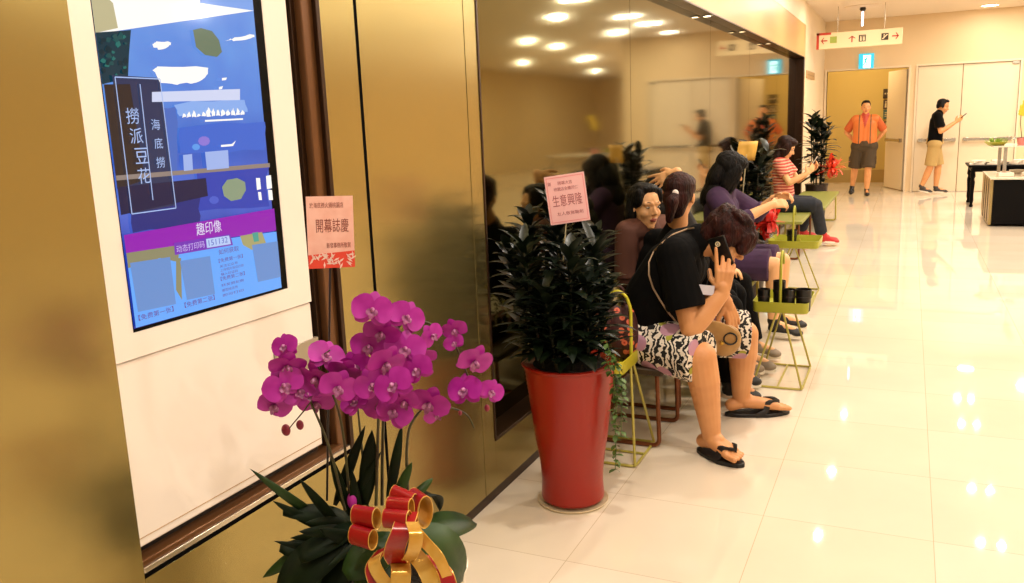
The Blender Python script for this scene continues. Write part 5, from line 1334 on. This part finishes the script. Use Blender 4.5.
# posters on the hall wall
for i, (y0, y1, m_, lab) in enumerate(((88.5, 98.5, '#3b2a17', 'topmost dark square notice on the hall wall'), (99.5, 109, '#4a3826', 'second notice from the top on the hall wall, with pale figures'), (109.5, 119, '#3f5f5a', 'blue-green third notice on the hall wall'), (121, 130, '#4a3520', 'lowest dark notice on the hall wall'))):
    p0 = at(883, y1, Y=19.98); p1 = at(893, y0, Y=19.98)
    t = thing('notice', lab, 'notice', ((p0.x + p1.x) / 2, 19.99, (p0.z + p1.z) / 2), 'square notices on the hall wall')
    MB().box((p0.x, 19.975, p0.z), (p1.x, 20.0, p1.z)).build('board', mat('notice' + str(i), m_, rough=.5), t, smooth=False)
    cx, cz, w2 = (p0.x + p1.x) / 2, (p0.z + p1.z) / 2, (p1.x - p0.x) / 2; mb = MB()
    if i == 0:
        for k in range(3): mb.box((cx - w2 * .7 + k * w2 * .5, 19.972, cz - w2 * .15), (cx - w2 * .38 + k * w2 * .5, 19.975, cz + w2 * .15))
    elif i == 2:
        for k in range(3): mb.box((cx - w2 * .7, 19.972, cz - w2 * .5 + k * w2 * .4), (cx + w2 * .7, 19.975, cz - w2 * .32 + k * w2 * .4))
    else:
        for dx in (-.45, .4): mb.prism([(cx + w2 * (dx - .22), 19.974, cz - w2 * .7), (cx + w2 * (dx + .22), 19.974, cz - w2 * .7), (cx + w2 * (dx + .14), 19.974, cz + w2 * .3), (cx + w2 * (dx - .14), 19.974, cz + w2 * .3)], (0, -.002, 0)); mb.ell((cx + w2 * dx, 19.973, cz + w2 * .55), (w2 * .16, .002, w2 * .16))
    mb.build('print', mat('notice_print', '#c9b48a', rough=.5), t, smooth=False)
# plaque and ceiling sensor
p0 = at(806, 78, X=W - .01); p1 = at(814, 73, X=W - .01)
t = thing('wall_plaque', 'small brown plaque on the white wall beyond the glass', 'plaque', (W, (p0.y + p1.y) / 2, p0.z))
MB().box((W - .01, p0.y, p0.z), (W + .004, p1.y, p1.z)).build('plate', mat('plaque_brown', '#b08a5a', rough=.4), t, bevel=.001)
MB().box((W + .003, p0.y + .1, p0.z + .05), (W + .005, p1.y - .1, p0.z + .065)).build('plate_line', mat('plaque_line', '#8a6a40', rough=.4), t, smooth=False)
p = at(863, 6, Z=CEIL)
t = thing('ceiling_sensor', 'ceiling fixture with a thin glowing rod above the direction sign', 'ceiling fixture', tuple(p))
MB().lathe(tuple(p), [(.28, 0), (.28, -.012), (.24, -.02), (.001, -.02)], 28).build('plate', M_ceil, t)
MB().lathe(tuple(p), [(.04, -.02), (.05, -.05), (.03, -.08), (.001, -.082)], 18).build('sensor', M_black, t)
MB().cap(p + V((0, 0, -.10)), p + V((0, 0, -.30)), .016).build('glow_rod', mat('rod_glow', '#ffffff', emit='#f4dcf0', es=3), t)

# ================================================================== DISPLAY AT THE RIGHT
M_lac = mat('black_lacquer', '#040202', rough=.5, spec=.12); M_gold2 = mat('gold_side', '#a8905c', rough=.3, metal=.4)
cz = .625
cbx = thing('display_counter', 'black display counter with a gold end at the right edge of the picture', 'counter', (1.6, 13.1, 0))
MB().box((1.02, 12.50, .03), (2.2, 13.80, cz - .02)).build('body', M_lac, cbx, bevel=.004)
MB().box((.985, 12.52, .02), (1.02, 13.80, cz - .02)).build('gold_end', M_gold2, cbx, bevel=.003)
for k in range(3): MB().box((.980, 12.75 + k * .32, .04), (.986, 12.77 + k * .32, cz - .03)).build('groove', M_panel_edge, cbx, smooth=False)
MB().box((.975, 12.47, cz - .02), (2.22, 13.83, cz)).build('glass_top', mat('pale_top', '#d8cdb8', rough=.12), cbx, bevel=.003)
sz = at(1003, 147, Y=13.0).z
px0 = at(1005, 160, Y=13.0).x
for i, (xx, yy) in enumerate(((px0, 13.0), (px0 - .02, 13.55), (px0 + .9, 13.0))): MB().box((xx - .02, yy - .02, cz), (xx + .02, yy + .02, sz)).build('post', M_steel, cbx, smooth=False)
MB().box((px0 - .16, 12.85, sz), (2.1, 13.75, sz + .015)).build('glass_shelf', MATS['pale_top'], cbx, bevel=.002)
tb = thing('side_table', 'black table on turned legs behind the display counter', 'table', (1.6, 15.3, 0))
tz = at(975, 165, Y=15.0).z
tx = at(968, 167, Y=15.0).x
MB().box((tx, 14.85, tz - .03), (2.4, 15.75, tz)).build('tabletop', M_lac, tb, bevel=.004)
MB().box((tx + .05, 14.9, tz - .10), (2.35, 15.7, tz - .03)).build('apron', M_lac, tb, smooth=False)
for (x, y) in ((tx + .07, 14.93), (tx + .07, 15.66), (2.3, 14.93), (2.3, 15.66)):
    MB().lathe((x, y, 0), [(.001, 0), (.022, 0), (.03, .02), (.018, .05), (.03, .10), (.026, .2), (.036, .38), (.024, .44), (.04, .47), (.03, tz - .08), (.03, tz - .05), (.001, tz - .05)], 16).build('leg', M_lac, tb)
for i, (dx, w2, lab) in enumerate(((.0, .10, 'folded white napkin stack on the left end of the black table'), (.26, .11, 'white paper packet in the middle of the black table'), (.55, .10, 'white folded sheet on the black table near the shelf post'))):
    t = thing('paper_stack', lab, 'paper', (tx + .12 + dx, 15.05, tz), 'papers on the black table')
    for k in range(3): MB().obox((tx + .12 + dx + .01 * k, 15.05, tz + .012 + .024 * k), V((math.cos(k * .3 + i), math.sin(k * .3 + i), 0)), V((-math.sin(k * .3 + i), math.cos(k * .3 + i), 0)), V((0, 0, 1)), w2 * (1 - .15 * k), .08, .011).build('sheet', mat('paper', '#ecdcc8', rough=.6), t, bevel=.003)
for i, (x, y, lab) in enumerate(((1.16, 12.75, 'small white packet on the near corner of the display counter'), (1.45, 12.8, 'pink and white packet on the display counter'), (1.35, 13.3, 'white bowl at the back of the display counter top'))):
    t = thing('packet', lab, 'packet', (x, y, cz))
    if i == 2: MB().lathe((x, y, cz), [(.001, 0), (.05, 0), (.10, .05), (.095, .05), (.05, .008), (.001, .006)], 24).build('bowl', mat('paper', '#ecdcc8'), t)
    else:
        MB().obox((x, y, cz + .025), V((1, .2, 0)).normalized(), V((-.2, 1, 0)).normalized(), V((0, 0, 1)), .09, .06, .025).build('box', mat('paper', '#ecdcc8'), t, bevel=.006)
        MB().obox((x, y, cz + .052), V((1, .2, 0)).normalized(), V((-.2, 1, 0)).normalized(), V((0, 0, 1)), .05, .03, .003).build('label_patch', mat('pink_patch', '#d8938a', rough=.6), t, smooth=False)
# green planter on the shelf, orchid at the edge
gp = at(996, 146, Y=13.2); 
t = thing('grass_planter', 'low yellow-green planter of grass on the glass shelf', 'planter', (gp.x, 13.2, sz + .015))
MB().lathe((gp.x, 13.2, sz + .015), [(.001, 0), (.09, 0), (.15, .05), (.145, .05), (.001, .045)], 24).build('bowl', M_lime, t)
mb = MB(); rd_ = random.Random(4)
for i in range(90):
    a = rd_.uniform(0, 2 * PI); r = rd_.uniform(0, .13); mb.blade(V((gp.x + r * math.cos(a), 13.2 + r * math.sin(a), sz + .055)), V((math.cos(a) * .5, math.sin(a) * .5, 1)), V((math.cos(a), math.sin(a), 0)), rd_.uniform(.04, .08), .006, n=3)
mb.build('grass', mat('grass_green', '#7d9a30', rough=.6), t)['kind'] = 'stuff'
op = at(1021, 150, Y=13.1)
t = thing('yellow_orchid', 'small yellow orchid in a pink pot at the right picture edge', 'potted orchid', (op.x, 13.1, sz + .015))
MB().lathe((op.x, 13.1, sz + .015), [(.001, 0), (.045, 0), (.062, .10), (.058, .10), (.001, .09)], 20).build('pot', mat('pink_pot', '#d9827a', rough=.4), t)
MB().tube([(op.x, 13.1, sz + .1), (op.x - .03, 13.1, sz + .3), (op.x - .03, 13.1, sz + .5), (op.x + .02, 13.08, sz + .6)], .005, n=6).build('flower_spike', MATS['orchid_stem'], t)
for (dx, dz) in ((-.01, .50), (.02, .56), (.045, .60), (-.02, .44)):
    mb = MB()
    for k in range(5): a = k * 2 * PI / 5; mb.ell((op.x + dx + .028 * math.cos(a), 13.07, sz + dz + .028 * math.sin(a)), (.024, .006, .024), n=10, k=6)
    mb.ell((op.x + dx, 13.062, sz + dz), (.010, .008, .010), n=10, k=6); mb.build('bloom', mat('yellow_bloom', '#e2c233', rough=.5), t)
mb = MB()
for k in range(5): a = k * 1.3; mb.blade((op.x, 13.1, sz + .11), V((math.cos(a), math.sin(a), .35)), V((0, 0, 1)), .16, .026, droop=-.8, n=6)
mb.build('leaf', M_leaf, t)
